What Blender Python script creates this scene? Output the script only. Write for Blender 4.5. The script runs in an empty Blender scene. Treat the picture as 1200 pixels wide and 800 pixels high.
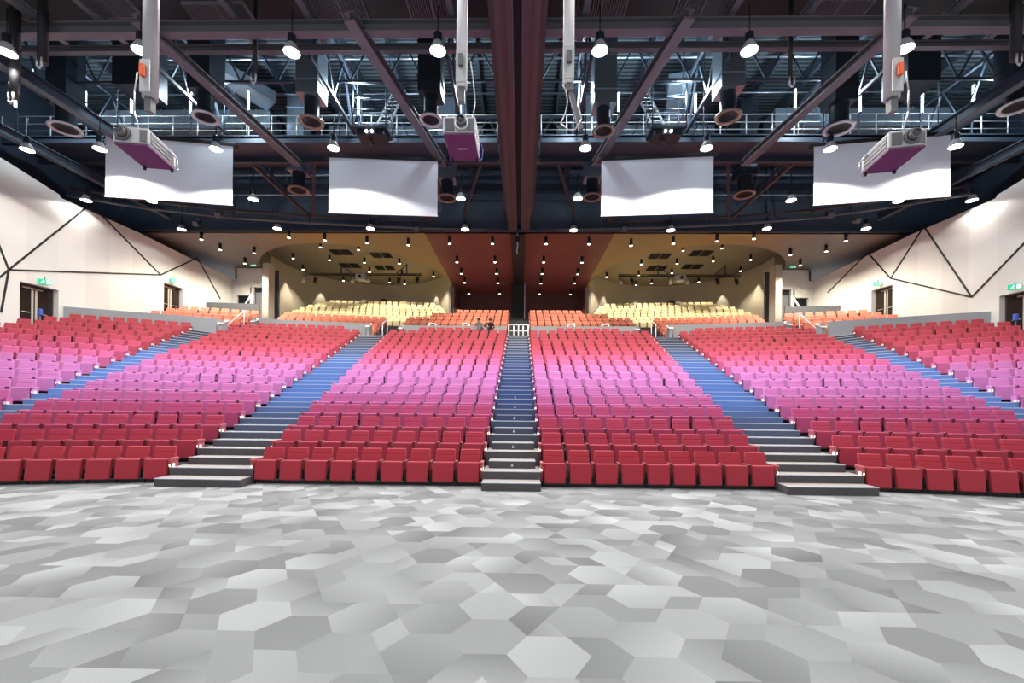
import bpy, bmesh, math, random
from mathutils import Vector, Matrix
import numpy as np

random.seed(7)
PI = math.pi
SC = bpy.context.scene
COL = SC.collection

# ------------------------------------------------------------------ camera
F = 520.0                    # focal length in pixels of a 1200 wide frame
HOR = 480.0                  # horizon row
CAMX, CAMH = 0.18, 1.667
YAW, ROLL = 0.0192, math.radians(0.55)
_F = Vector((-math.sin(YAW), math.cos(YAW), 0))
_R0 = Vector((math.cos(YAW), math.sin(YAW), 0))
_U0 = Vector((0, 0, 1))
_R = _R0 * math.cos(ROLL) + _U0 * math.sin(ROLL)
_U = _U0 * math.cos(ROLL) - _R0 * math.sin(ROLL)
EYE = Vector((CAMX, 0, CAMH))


def ray(px, py):
    return _F + _R * ((px - 600) / F) + _U * ((HOR - py) / F)


def at_y(px, py, y):
    d = ray(px, py)
    return EYE + d * (y / d.y)


def at_z(px, py, z):
    d = ray(px, py)
    return EYE + d * ((z - CAMH) / d.z)


def project(p):
    v = Vector(p) - EYE
    dep = v.dot(_F)
    if dep < 0.1:
        return (-9999, -9999, dep)
    return (600 + F * v.dot(_R) / dep, HOR - F * v.dot(_U) / dep, dep)


cam_d = bpy.data.cameras.new('camera')
cam = bpy.data.objects.new('camera', cam_d)
COL.objects.link(cam)
M = Matrix((( _R.x, _U.x, -_F.x, EYE.x), (_R.y, _U.y, -_F.y, EYE.y), (_R.z, _U.z, -_F.z, EYE.z), (0, 0, 0, 1)))
cam.matrix_world = M
cam_d.sensor_fit = 'HORIZONTAL'
cam_d.sensor_width = 36
cam_d.lens = 36 * F / 1200
cam_d.shift_y = (HOR - 400) / 1200
cam_d.clip_start = 0.05
cam_d.clip_end = 300
SC.camera = cam


# ------------------------------------------------------------------ materials
def lin(c):
    return tuple((x / 255 / 12.92 if x / 255 <= 0.04045 else ((x / 255 + 0.055) / 1.055) ** 2.4) for x in c)


MATS = {}


def mat(name, rgb, rough=0.6, metal=0.0, emit=0.0, noise=0.0, nscale=20.0, bump=0.0, spec=0.5):
    if name in MATS:
        return MATS[name]
    m = bpy.data.materials.new(name)
    m.use_nodes = True
    nt = m.node_tree
    b = nt.nodes['Principled BSDF']
    c = lin(rgb)
    b.inputs['Base Color'].default_value = (*c, 1)
    b.inputs['Roughness'].default_value = rough
    b.inputs['Metallic'].default_value = metal
    b.inputs['Specular IOR Level'].default_value = spec
    if emit:
        b.inputs['Emission Color'].default_value = (*c, 1)
        b.inputs['Emission Strength'].default_value = emit
    if noise or bump:
        tc = nt.nodes.new('ShaderNodeTexCoord')
        n = nt.nodes.new('ShaderNodeTexNoise')
        n.inputs['Scale'].default_value = nscale
        n.inputs['Detail'].default_value = 3
        nt.links.new(tc.outputs['Object'], n.inputs['Vector'])
        if noise:
            r = nt.nodes.new('ShaderNodeMapRange')
            r.inputs['From Min'].default_value = 0.3
            r.inputs['From Max'].default_value = 0.7
            r.inputs['To Min'].default_value = 1 - noise
            r.inputs['To Max'].default_value = 1 + noise
            nt.links.new(n.outputs['Fac'], r.inputs['Value'])
            mx = nt.nodes.new('ShaderNodeMix')
            mx.data_type = 'RGBA'
            mx.blend_type = 'MULTIPLY'
            mx.inputs[0].default_value = 1
            mx.inputs[6].default_value = (*c, 1)
            nt.links.new(r.outputs['Result'], mx.inputs[7])
            nt.links.new(mx.outputs[2], b.inputs['Base Color'])
        if bump:
            bp = nt.nodes.new('ShaderNodeBump')
            bp.inputs['Strength'].default_value = bump
            bp.inputs['Distance'].default_value = 0.02
            nt.links.new(n.outputs['Fac'], bp.inputs['Height'])
            nt.links.new(bp.outputs['Normal'], b.inputs['Normal'])
    MATS[name] = m
    return m


def mat_objcolor(name, rough=0.75):
    m = bpy.data.materials.new(name)
    m.use_nodes = True
    nt = m.node_tree
    b = nt.nodes['Principled BSDF']
    oi = nt.nodes.new('ShaderNodeObjectInfo')
    tc = nt.nodes.new('ShaderNodeTexCoord')
    n = nt.nodes.new('ShaderNodeTexNoise')
    n.inputs['Scale'].default_value = 260
    r = nt.nodes.new('ShaderNodeMapRange')
    r.inputs['To Min'].default_value = 0.85
    r.inputs['To Max'].default_value = 1.15
    mx = nt.nodes.new('ShaderNodeMix')
    mx.data_type = 'RGBA'
    mx.blend_type = 'MULTIPLY'
    mx.inputs[0].default_value = 1
    nt.links.new(tc.outputs['Object'], n.inputs['Vector'])
    nt.links.new(n.outputs['Fac'], r.inputs['Value'])
    nt.links.new(oi.outputs['Color'], mx.inputs[6])
    nt.links.new(r.outputs['Result'], mx.inputs[7])
    nt.links.new(mx.outputs[2], b.inputs['Base Color'])
    b.inputs['Roughness'].default_value = rough
    b.inputs['Sheen Weight'].default_value = 0.15
    return m


def mat_attr(name, rough=0.75, speck=0.0, spscale=300.0):
    m = bpy.data.materials.new(name)
    m.use_nodes = True
    nt = m.node_tree
    b = nt.nodes['Principled BSDF']
    a = nt.nodes.new('ShaderNodeVertexColor')
    a.layer_name = 'Col'
    if speck:
        tc = nt.nodes.new('ShaderNodeTexCoord')
        n = nt.nodes.new('ShaderNodeTexNoise')
        n.inputs['Scale'].default_value = spscale
        n.inputs['Detail'].default_value = 2
        r = nt.nodes.new('ShaderNodeMapRange')
        r.inputs['From Min'].default_value = 0.25
        r.inputs['From Max'].default_value = 0.75
        r.inputs['To Min'].default_value = 1 - speck
        r.inputs['To Max'].default_value = 1 + speck
        mx = nt.nodes.new('ShaderNodeMix')
        mx.data_type = 'RGBA'
        mx.blend_type = 'MULTIPLY'
        mx.inputs[0].default_value = 1
        nt.links.new(tc.outputs['Object'], n.inputs['Vector'])
        nt.links.new(n.outputs['Fac'], r.inputs['Value'])
        nt.links.new(a.outputs['Color'], mx.inputs[6])
        nt.links.new(r.outputs['Result'], mx.inputs[7])
        nt.links.new(mx.outputs[2], b.inputs['Base Color'])
    else:
        nt.links.new(a.outputs['Color'], b.inputs['Base Color'])
    b.inputs['Roughness'].default_value = rough
    return m


def mat_wall(name, rgb):
    """painted panels: faint vertical panel joints and slow mottling, in metres"""
    m = bpy.data.materials.new(name)
    m.use_nodes = True
    nt = m.node_tree
    b = nt.nodes['Principled BSDF']
    tc = nt.nodes.new('ShaderNodeTexCoord')
    sep = nt.nodes.new('ShaderNodeSeparateXYZ')
    nt.links.new(tc.outputs['Object'], sep.inputs[0])
    dv = nt.nodes.new('ShaderNodeMath'); dv.operation = 'DIVIDE'; dv.inputs[1].default_value = 1.25
    nt.links.new(sep.outputs['Y'], dv.inputs[0])
    fl = nt.nodes.new('ShaderNodeMath'); fl.operation = 'FLOOR'
    nt.links.new(dv.outputs[0], fl.inputs[0])
    wn = nt.nodes.new('ShaderNodeTexWhiteNoise'); wn.noise_dimensions = '1D'
    nt.links.new(fl.outputs[0], wn.inputs['W'])
    mr = nt.nodes.new('ShaderNodeMapRange')
    mr.inputs['To Min'].default_value = 0.93; mr.inputs['To Max'].default_value = 1.03
    nt.links.new(wn.outputs['Value'], mr.inputs['Value'])
    mx = nt.nodes.new('ShaderNodeMix'); mx.data_type = 'RGBA'; mx.blend_type = 'MULTIPLY'
    mx.inputs[0].default_value = 1
    mx.inputs[6].default_value = (*lin(rgb), 1)
    nt.links.new(mr.outputs['Result'], mx.inputs[7])
    nt.links.new(mx.outputs[2], b.inputs['Base Color'])
    b.inputs['Roughness'].default_value = 0.7
    return m


def mat_deck(name, rgb, step=0.3):
    """corrugated roof deck on a flat face: rib shading painted as bands along Y"""
    m = bpy.data.materials.new(name)
    m.use_nodes = True
    nt = m.node_tree
    b = nt.nodes['Principled BSDF']
    tc = nt.nodes.new('ShaderNodeTexCoord')
    w = nt.nodes.new('ShaderNodeTexWave')
    w.wave_type = 'BANDS'; w.bands_direction = 'Y'
    w.inputs['Scale'].default_value = 1.3
    w.inputs['Distortion'].default_value = 0
    nt.links.new(tc.outputs['Object'], w.inputs['Vector'])
    cr = nt.nodes.new('ShaderNodeValToRGB')
    cr.color_ramp.elements[0].position = 0.35
    cr.color_ramp.elements[0].color = (*[x * 0.25 for x in lin(rgb)], 1)
    cr.color_ramp.elements[1].position = 0.65
    cr.color_ramp.elements[1].color = (*lin(rgb), 1)
    nt.links.new(w.outputs['Fac'], cr.inputs[0])
    nt.links.new(cr.outputs[0], b.inputs['Base Color'])
    b.inputs['Roughness'].default_value = 0.4
    b.inputs['Metallic'].default_value = 0.3
    return m


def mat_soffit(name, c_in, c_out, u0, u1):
    """soffit with warm bounce light painted in, fading away from the hall axis"""
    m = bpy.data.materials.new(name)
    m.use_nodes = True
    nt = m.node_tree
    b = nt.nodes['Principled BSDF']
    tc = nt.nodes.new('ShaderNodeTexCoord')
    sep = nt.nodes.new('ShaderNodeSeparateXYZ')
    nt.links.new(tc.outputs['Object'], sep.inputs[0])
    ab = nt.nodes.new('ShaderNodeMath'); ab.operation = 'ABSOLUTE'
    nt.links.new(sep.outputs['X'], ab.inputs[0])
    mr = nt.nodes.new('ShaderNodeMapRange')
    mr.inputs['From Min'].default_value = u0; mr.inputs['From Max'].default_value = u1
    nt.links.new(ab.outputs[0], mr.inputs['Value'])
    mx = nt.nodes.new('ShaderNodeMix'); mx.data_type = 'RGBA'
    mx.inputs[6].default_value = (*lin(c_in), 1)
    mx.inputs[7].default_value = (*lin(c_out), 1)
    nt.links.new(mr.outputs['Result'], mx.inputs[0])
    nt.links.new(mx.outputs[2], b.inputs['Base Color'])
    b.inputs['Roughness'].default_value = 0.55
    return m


BLACK = mat('black_paint', (14, 14, 16), 0.6)
SEATBLACK = mat('black_seat_metal', (20, 18, 19), 0.45)
DARKSTEEL = mat('dark_blue_steel', (62, 72, 86), 0.45, 0.2)
NAVY = mat('dark_navy_panel', (44, 56, 72), 0.6, noise=0.12, nscale=0.6)
MAUVE = mat('mauve_brown_paint', (94, 94, 100), 0.5)
BROWN = mat('dark_brown_paint', (76, 62, 62), 0.5, noise=0.08, nscale=1.5)
RED_BOUNCE = mat('red_bounce_soffit', (112, 52, 44), 0.5, noise=0.1, nscale=0.8)  # red bounce from the seats put into the soffit's base colour
DKBROWN = mat('dark_red_brown_wall', (92, 46, 44), 0.6)
WHITE = mat('white_paint', (238, 238, 238), 0.5)
SCREEN = mat('white_screen_fabric', (226, 228, 236), 0.85)
GREYW = mat('grey_parapet_paint', (150, 154, 156), 0.6)
DKGREY = mat('dark_grey_paint', (92, 94, 98), 0.6)
PILASTER = mat('grey_cream_paint', (178, 172, 160), 0.6)
DRUM = mat('cream_curved_wall', (176, 166, 146), 0.7)
GALV = mat('galvanised_duct', (150, 164, 178), 0.3, 0.75)
DKDUCT = mat('dark_duct', (44, 52, 62), 0.4, 0.4)
ALU = mat('brushed_aluminium', (205, 208, 212), 0.35, 0.5)
PURPLE = mat('purple_projector_base', (96, 40, 88), 0.5)
PGREY = mat('grey_projector_plastic', (176, 176, 178), 0.45)
PDARK = mat('dark_vent_plastic', (92, 94, 98), 0.5)
GLASS = mat('lens_glass', (14, 16, 24), 0.05, spec=0.9)
LAMPGLOW = mat('lamp_glow', (255, 252, 245), 0.5, emit=14)
TUBEGLOW = mat('tube_glow', (225, 240, 255), 0.5, emit=12)
DOWNGLOW = mat('downlight_glow', (255, 244, 220), 0.5, emit=8)
EXITG = mat('exit_green', (20, 170, 120), 0.5, emit=0.8)
EXITW = mat('exit_white', (215, 255, 235), 0.5, emit=0.7)
AISLEGLOW = mat('aisle_light_glow', (255, 225, 205), 0.5, emit=1.6)
DOORDK = mat('dark_door_glass', (38, 30, 28), 0.2)
DOORGREY = mat('grey_door', (112, 114, 120), 0.5)
COPPER = mat('copper_ring', (146, 128, 118), 0.35, 0.5)
TIER = mat('dark_tier_carpet', (58, 56, 60), 0.9, noise=0.15, nscale=40)
REARFL = mat('rear_carpet', (74, 74, 80), 0.9, noise=0.15, nscale=30)
ORANGE = mat('orange_plastic', (228, 96, 46), 0.5)
BLUEP = mat('blue_plastic', (70, 96, 190), 0.4)
SKIN = mat('skin', (190, 140, 115), 0.6)
HAIR = mat('dark_hair', (34, 26, 24), 0.7)
JACKB = mat('black_jacket', (24, 24, 28), 0.8)
JACKG = mat('grey_jacket', (118, 112, 112), 0.8)
TROUS = mat('dark_trousers', (40, 42, 52), 0.8)
DECK = mat_deck('roof_deck', (112, 128, 138))
WALLM = mat_wall('white_wall_panels', (216, 214, 208))
GOLD_BOUNCE = mat_soffit('gold_bounce_soffit', (158, 142, 78), (116, 108, 100), 12.5, 17.5)  # gold bounce from the yellow seats put into the colour
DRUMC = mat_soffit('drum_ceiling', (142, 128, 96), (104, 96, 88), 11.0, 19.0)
SEATF = mat_objcolor('seat_fabric')
SEATA = mat_attr('seat_fabric_far')
CARPET = mat_attr('carpet_tiles', 0.95, 0.16, 160)


# ------------------------------------------------------------------ mesh helpers
class MB:
    def __init__(s):
        s.bm = bmesh.new()
        s.mats = []

    def mi(s, m):
        if m not in s.mats:
            s.mats.append(m)
        return s.mats.index(m)

    def _mark(s, faces, m):
        if m is not None:
            i = s.mi(m)
            for f in faces:
                f.material_index = i

    def hexa(s, c, m=None, bev=0, seg=2):
        """c: 8 corners, bottom ring 4 then top ring 4"""
        vs = [s.bm.verts.new(Vector(p)) for p in c]
        idx = [(3, 2, 1, 0), (4, 5, 6, 7), (0, 1, 5, 4), (1, 2, 6, 5), (2, 3, 7, 6), (3, 0, 4, 7)]
        fs = [s.bm.faces.new([vs[i] for i in q]) for q in idx]
        s._mark(fs, m)
        if bev:
            es = list({e for f in fs for e in f.edges})
            r = bmesh.ops.bevel(s.bm, geom=es, offset=bev, segments=seg, profile=0.5, affect='EDGES', clamp_overlap=True)
            s._mark(r['faces'], m)
        return s

    def box(s, x0, x1, y0, y1, z0, z1, m=None, bev=0, seg=2):
        return s.hexa([(x0, y0, z0), (x1, y0, z0), (x1, y1, z0), (x0, y1, z0),
                       (x0, y0, z1), (x1, y0, z1), (x1, y1, z1), (x0, y1, z1)], m, bev, seg)

    def prism(s, poly, z0, z1, m=None, mtop=None):
        a = 0
        n = len(poly)
        for i in range(n):
            x1, y1 = poly[i][:2]; x2, y2 = poly[(i + 1) % n][:2]
            a += x1 * y2 - x2 * y1
        if a < 0:
            poly = poly[::-1]
        lo = [s.bm.verts.new((p[0], p[1], z0)) for p in poly]
        hi = [s.bm.verts.new((p[0], p[1], z1)) for p in poly]
        fs = [s.bm.faces.new(lo[::-1])]
        t = s.bm.faces.new(hi)
        for i in range(n):
            j = (i + 1) % n
            fs.append(s.bm.faces.new((lo[i], lo[j], hi[j], hi[i])))
        s._mark(fs, m)
        s._mark([t], mtop or m)
        return s

    def bar(s, p, q, w, h=None, m=None, up=(0, 0, 1)):
        """rectangular bar from p to q"""
        h = h or w
        p = Vector(p); q = Vector(q)
        d = (q - p).normalized()
        u = Vector(up)
        if abs(d.dot(u)) > 0.98:
            u = Vector((0, 1, 0))
        x = d.cross(u).normalized() * (w / 2)
        z = x.cross(d).normalized() * (h / 2)
        return s.hexa([p - x - z, q - x - z, q + x - z, p + x - z, p - x + z, q - x + z, q + x + z, p + x + z], m)

    def cyl(s, p, q, r, n=12, m=None, r2=None, caps=True, mcap=None):
        p = Vector(p); q = Vector(q)
        r2 = r if r2 is None else r2
        d = (q - p).normalized()
        u = Vector((0, 0, 1)) if abs(d.z) < 0.95 else Vector((1, 0, 0))
        x = d.cross(u).normalized()
        y = d.cross(x).normalized()
        A = [s.bm.verts.new(p + (x * math.cos(2 * PI * i / n) + y * math.sin(2 * PI * i / n)) * r) for i in range(n)]
        B = [s.bm.verts.new(q + (x * math.cos(2 * PI * i / n) + y * math.sin(2 * PI * i / n)) * r2) for i in range(n)]
        fs = []
        for i in range(n):
            j = (i + 1) % n
            f = s.bm.faces.new((A[i], A[j], B[j], B[i])); f.smooth = True
            fs.append(f)
        s._mark(fs, m)
        if caps:
            c1 = [s.bm.faces.new(A[::-1]), s.bm.faces.new(B)]
            s._mark(c1, mcap or m)
        return s

    def tube(s, pts, r, n=8, m=None):
        for a, b in zip(pts[:-1], pts[1:]):
            s.cyl(a, b, r, n, m)
        return s

    def lathe(s, prof, n=20, m=None, c=(0, 0, 0), axis='z', closed=False):
        """prof: (radius, height) list"""
        c = Vector(c)
        rings = []
        for r, h in prof:
            ring = []
            for i in range(n):
                a = 2 * PI * i / n
                if axis == 'z':
                    ring.append(s.bm.verts.new(c + Vector((r * math.cos(a), r * math.sin(a), h))))
                else:
                    ring.append(s.bm.verts.new(c + Vector((r * math.cos(a), h, r * math.sin(a)))))
            rings.append(ring)
        if closed:
            rings.append(rings[0])
        fs = []
        for A, B in zip(rings[:-1], rings[1:]):
            for i in range(n):
                j = (i + 1) % n
                f = s.bm.faces.new((A[i], A[j], B[j], B[i])); f.smooth = True
                fs.append(f)
        s._mark(fs, m)
        return s

    def face(s, pts, m=None):
        f = s.bm.faces.new([s.bm.verts.new(Vector(p)) for p in pts])
        s._mark([f], m)
        return s

    def mesh(s, name, m=None, recalc=True):
        me = bpy.data.meshes.new(name)
        if recalc:
            bmesh.ops.recalc_face_normals(s.bm, faces=s.bm.faces[:])
        s.bm.to_mesh(me)
        s.bm.free()
        if m is not None and not s.mats:
            me.materials.append(m)
        for x in s.mats:
            me.materials.append(x)
        return me

    def build(s, name, m=None, parent=None, loc=None, recalc=True):
        o = bpy.data.objects.new(name, s.mesh(name, m, recalc))
        COL.objects.link(o)
        if parent is not None:
            o.parent = parent
        if loc is not None:
            o.location = loc
        return o


def tag(o, label, cat, group=None):
    o['label'] = label
    o['category'] = cat
    if group:
        o['group'] = group
    return o


def struct(o, label=None):
    o['kind'] = 'structure'
    if label:
        o['label'] = label
    return o


def thing(name, label, cat, loc=(0, 0, 0), rz=0, group=None):
    o = bpy.data.objects.new(name, None)
    o.empty_display_size = 0.1
    COL.objects.link(o)
    o.location = loc
    o.rotation_euler = (0, 0, rz)
    return tag(o, label, cat, group)


def copy_tree(o, parent=None):
    c = o.copy()
    COL.objects.link(c)
    if parent is not None:
        c.parent = parent
    for ch in KIDS.get(o.name, []):
        copy_tree(ch, c)
    return c


KIDS = {}


def register(root, kids):
    KIDS[root.name] = list(kids)


ORD = ['zeroth', 'first', 'second', 'third', 'fourth', 'fifth', 'sixth', 'seventh', 'eighth', 'ninth', 'tenth',
       'eleventh', 'twelfth', 'thirteenth', 'fourteenth', 'fifteenth', 'sixteenth', 'seventeenth', 'eighteenth']


# ------------------------------------------------------------------ seating layout (u = distance from the hall axis)
RISE = 0.337
D0 = 9.97
A_S, A_F = math.radians(11), math.radians(25)


class Block:
    """rows of one seating block, side -1 left / +1 right"""

    def __init__(s, kind, side):
        s.kind, s.side = kind, side
        s.ang = {'inner': 0.0, 'outer': A_S, 'far': A_F}[kind]
        s.n0, s.n1 = {'inner': (0, 18), 'outer': (0, 18), 'far': (2, 16)}[kind]

    def start(s, n):
        if s.kind == 'inner':
            return 0.66, D0 + n
        if s.kind == 'outer':
            return 7.58 + 0.123 * n, D0 + n
        return 14.3 + 0.26 * (n - 4), 12.4 + 0.917 * (n - 4)

    def length(s, n):
        if s.kind == 'inner':
            return 5.0 + 0.132 * n
        if s.kind == 'outer':
            return 4.95 + 0.138 * n
        u, y = s.start(n)
        return max(0.6, (wall_u(y - 2) - 0.25 - u) / (math.cos(s.ang) + 0.05))

    def P(s, n, d):
        u, y = s.start(n)
        return Vector((s.side * (u + d * math.cos(s.ang)), y - d * math.sin(s.ang)))

    def z(s, n):
        return RISE * n

    def rot(s):
        return -s.side * s.ang


def wall_u(y):
    return 22.72 - 0.1 * (y - 19)


BLOCKS = [Block(k, sd) for k in ('inner', 'outer', 'far') for sd in (-1, 1)]
BNAME = {('inner', -1): 'inner left', ('inner', 1): 'inner right', ('outer', -1): 'outer left',
         ('outer', 1): 'outer right', ('far', -1): 'far left', ('far', 1): 'far right'}
ANAME = {'inner': 'central', 'outer': 'inner', 'far': 'outer'}

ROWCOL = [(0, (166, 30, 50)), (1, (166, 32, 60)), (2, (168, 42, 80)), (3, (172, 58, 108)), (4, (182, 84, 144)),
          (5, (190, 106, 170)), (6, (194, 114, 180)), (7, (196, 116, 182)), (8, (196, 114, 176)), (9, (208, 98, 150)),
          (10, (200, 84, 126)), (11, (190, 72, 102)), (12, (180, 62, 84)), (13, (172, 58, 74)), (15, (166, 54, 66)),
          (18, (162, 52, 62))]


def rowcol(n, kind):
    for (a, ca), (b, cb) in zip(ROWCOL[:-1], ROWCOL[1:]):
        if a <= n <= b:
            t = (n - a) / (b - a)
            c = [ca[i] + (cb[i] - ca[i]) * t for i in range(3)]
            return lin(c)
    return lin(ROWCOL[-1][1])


def colname(n):
    return 'dark red' if n <= 1 else 'crimson' if n <= 2 else 'magenta' if n <= 4 else 'lilac' if n <= 8 else 'pink' if n <= 11 else 'coral red'


# seat template: origin on the tier under the top edge of the backrest, facing -Y
def seat_back_mb(lo=False):
    b = MB()
    if lo:
        b.hexa([(-.235, -.17, .30), (.235, -.17, .30), (.235, -.09, .30), (-.235, -.09, .30),
                (-.215, -.03, .77), (.215, -.03, .77), (.215, .04, .77), (-.215, .04, .77)], None, .02, 1)
        return b

    def sl(z0, z1, w0, w1, bev):
        f = lambda z: -.17 + (z - .3) / .47 * .14
        b.hexa([(-w0, f(z0), z0), (w0, f(z0), z0), (w0, f(z0) + .075, z0), (-w0, f(z0) + .075, z0),
                (-w1, f(z1), z1), (w1, f(z1), z1), (w1, f(z1) + .07, z1), (-w1, f(z1) + .07, z1)], None, bev, 3)
    sl(.30, .648, .235, .222, .014)
    sl(.642, .775, .222, .214, .02)
    b.hexa([(-.2, -.09, .32), (.2, -.09, .32), (.2, -.07, .32), (-.2, -.07, .32),
            (-.19, .03, .74), (.19, .03, .74), (.19, .05, .74), (-.19, .05, .74)], None, .008, 1)
    return b


def seat_pan_mb(lo=False):
    b = MB()
    w0, w1 = .225, .236
    b.hexa([(-w0, -.44, .085), (w0, -.44, .085), (w0, -.33, .1), (-w0, -.33, .1),
            (-w1, -.375, .52), (w1, -.375, .52), (w1, -.255, .52), (-w1, -.255, .52)], None, .03 if not lo else .025, 4 if not lo else 1)
    return b


def arm_mb():
    b = MB()
    b.hexa([(.252, -.37, .50), (.302, -.37, .50), (.302, -.10, .51), (.252, -.10, .51),
            (.25, -.40, .535), (.304, -.40, .535), (.304, -.08, .54), (.25, -.08, .54)], None, .01, 2)
    b.hexa([(.262, -.30, .18), (.292, -.30, .18), (.292, -.14, .18), (.262, -.14, .18),
            (.262, -.36, .505), (.292, -.36, .505), (.292, -.12, .505), (.262, -.12, .505)], None, .008, 1)
    return b


def ped_mb():
    b = MB()
    b.box(.262, .292, -.32, -.12, 0, .2, None, .005, 1)
    b.box(-.28, .28, -.30, -.12, .0, .075, None, .01, 1)
    b.cyl((-.24, -.3, .19), (.26, -.3, .19), .018, 8)
    b.box(-.262, -.24, -.34, -.18, .02, .34, None, .005, 1)
    return b


def end_mb(sx):
    b = MB()
    x0, x1 = (sx * .262, sx * .312)
    x0, x1 = min(x0, x1), max(x0, x1)
    b.hexa([(x0, -.30, .10), (x1, -.30, .10), (x1, -.18, .10), (x0, -.18, .10),
            (x0, -.43, .46), (x1, -.43, .46), (x1, -.10, .46), (x0, -.10, .46)], None, .015, 2)
    b.hexa([(x0, -.43, .465), (x1, -.43, .465), (x1, -.09, .465), (x0, -.09, .465),
            (x0 - .01, -.445, .535), (x1 + .01, -.445, .535), (x1 + .01, -.08, .54), (x0 - .01, -.08, .54)], None, .015, 2)
    return b


def light_mb(sx):
    b = MB()
    x0, x1 = sorted((sx * .312, sx * .322))
    b.box(x0, x1, -.36, -.27, .33, .41, None, .006, 1)
    xa, xb = sorted((sx * .278, sx * .298))
    b.box(xa, xb, -.428, -.39, .35, .40, None, .004, 1)
    return b


# gather seats
class Seat:
    pass


seats = []
for B in BLOCKS:
    for n in range(B.n0, B.n1 + 1):
        L = B.length(n)
        cnt = max(1, round(L / 0.557))
        pitch = L / cnt
        row = range(cnt)
        if n == 18:
            if B.kind == 'inner':
                row = [i for i in row if 2.2 < 0.66 + (i + .5) * pitch < 6.6]
                if B.side < 0:
                    row = [i for i in row if 0.66 + (i + .5) * pitch > 3.1]
            else:
                row = range(2, cnt - 1)
        for k, i in enumerate(row):
            s = Seat()
            p = B.P(n, (i + .5) * pitch)
            s.B, s.n, s.i = B, n, i
            s.loc = Vector((p.x, p.y, B.z(n)))
            s.end = (i == 0 and 'in') or (i == cnt - 1 and B.kind != 'far' and 'out') or None
            q = project(s.loc + Vector((0, -.15, .5)))
            s.q = q
            s.sc = pitch / 0.6 if pitch > 0.6 else 1.0
            seats.append(s)
vis = [s for s in seats if 2 < s.q[0] < 1198]
vis.sort(key=lambda s: s.q[2] + 0.001 * abs(s.q[0] - 600))
heroes = vis[:300]
hset = set(id(s) for s in heroes)
heroes.sort(key=lambda s: (s.n, s.B.kind, s.B.side, s.i))
print('seats', len(seats), 'visible', len(vis), 'rows of heroes', heroes[0].n, max(s.n for s in heroes))

me_back = seat_back_mb().mesh('backrest', SEATF)
me_pan = seat_pan_mb().mesh('seat_pan', SEATF)
me_arm = arm_mb().mesh('armrest', SEATF)
me_ped = ped_mb().mesh('pedestal', SEATBLACK)
me_end = {sx: end_mb(sx).mesh('end_panel', SEATF) for sx in (-1, 1)}
me_lgt = {sx: light_mb(sx).mesh('aisle_light', AISLEGLOW) for sx in (-1, 1)}


def mk(name, me, parent, col):
    o = bpy.data.objects.new(name, me)
    COL.objects.link(o)
    o.parent = parent
    o.color = (*col, 1)
    return o


for s in heroes:
    B = s.B
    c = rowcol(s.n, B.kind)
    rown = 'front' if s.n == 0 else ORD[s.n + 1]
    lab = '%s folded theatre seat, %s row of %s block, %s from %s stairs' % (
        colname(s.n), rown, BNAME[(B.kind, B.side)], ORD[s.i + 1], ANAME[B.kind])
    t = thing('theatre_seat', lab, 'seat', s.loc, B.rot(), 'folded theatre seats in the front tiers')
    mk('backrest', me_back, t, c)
    mk('seat_pan', me_pan, t, [x * .9 for x in c])  # pan darker: shade under the overhead lamps put into its colour
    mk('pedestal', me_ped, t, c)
    inner_sx = -B.side          # local x direction that points at the hall axis
    ends = []
    if s.end == 'in':
        ends = [inner_sx]
    elif s.end == 'out':
        ends = [-inner_sx]
    if 1 not in ends:
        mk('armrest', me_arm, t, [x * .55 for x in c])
    for sx in ends:
        e = mk('end_panel', me_end[sx], t, [x * .9 + .05 for x in c])  # panel paler: light from the aisle put into its colour
        mk('aisle_light', me_lgt[sx], e, c)


# ---- the remaining seats: one object
def template(parts):
    vs, fs, cl = [], [], []
    for mb, k in parts:
        me = mb.mesh('tmp')
        off = len(vs)
        vs += [tuple(v.co) for v in me.vertices]
        fs += [[i + off for i in p.vertices] for p in me.polygons]
        cl += [k] * len(me.polygons)
        bpy.data.meshes.remove(me)
    return np.array(vs), fs, cl


def lo_arm():
    b = MB()
    b.box(.24, .316, -.36, -.02, .08, .52)
    return b


def lo_base():
    b = MB()
    b.box(-.27, .27, -.3, -.12, 0, .1)
    return b


def lo_end(sx):
    b = MB()
    x0, x1 = sorted((sx * .262, sx * .31))
    b.hexa([(x0, -.30, .10), (x1, -.30, .10), (x1, -.16, .10), (x0, -.16, .10),
            (x0, -.43, .53), (x1, -.43, .53), (x1, -.09, .53), (x0, -.09, .53)])
    return b


def lo_light(sx):
    b = MB()
    x0, x1 = sorted((sx * .262, sx * .325))
    b.box(x0, x1, -.42, -.28, .34, .41)
    return b


T_MID = template([(seat_back_mb(True), 0), (seat_pan_mb(True), 1), (lo_arm(), 2), (lo_base(), 3)])
T_END = {sx: template([(seat_back_mb(True), 0), (seat_pan_mb(True), 1), (lo_base(), 3), (lo_end(sx), 4), (lo_light(sx), 5)]) for sx in (-1, 1)}

allv, allf, allc = [], [], []
nv = 0


def add_stuff(loc, rz, col, T):
    global nv
    vs, fs, cl = T
    c, s_ = math.cos(rz), math.sin(rz)
    x = vs[:, 0] * c - vs[:, 1] * s_ + loc[0]
    y = vs[:, 0] * s_ + vs[:, 1] * c + loc[1]
    z = vs[:, 2] + loc[2]
    allv.append(np.stack([x, y, z], 1))
    pal = [col, [v * .8 for v in col], [v * .12 for v in col], (.006, .006, .007), col, (.9, .74, .68)]  # pan shade and dark gaps between seats put into pan and arm colours
    for f, k in zip(fs, cl):
        allf.append([i + nv for i in f])
        allc.append(pal[k])
    nv += len(vs)


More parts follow.
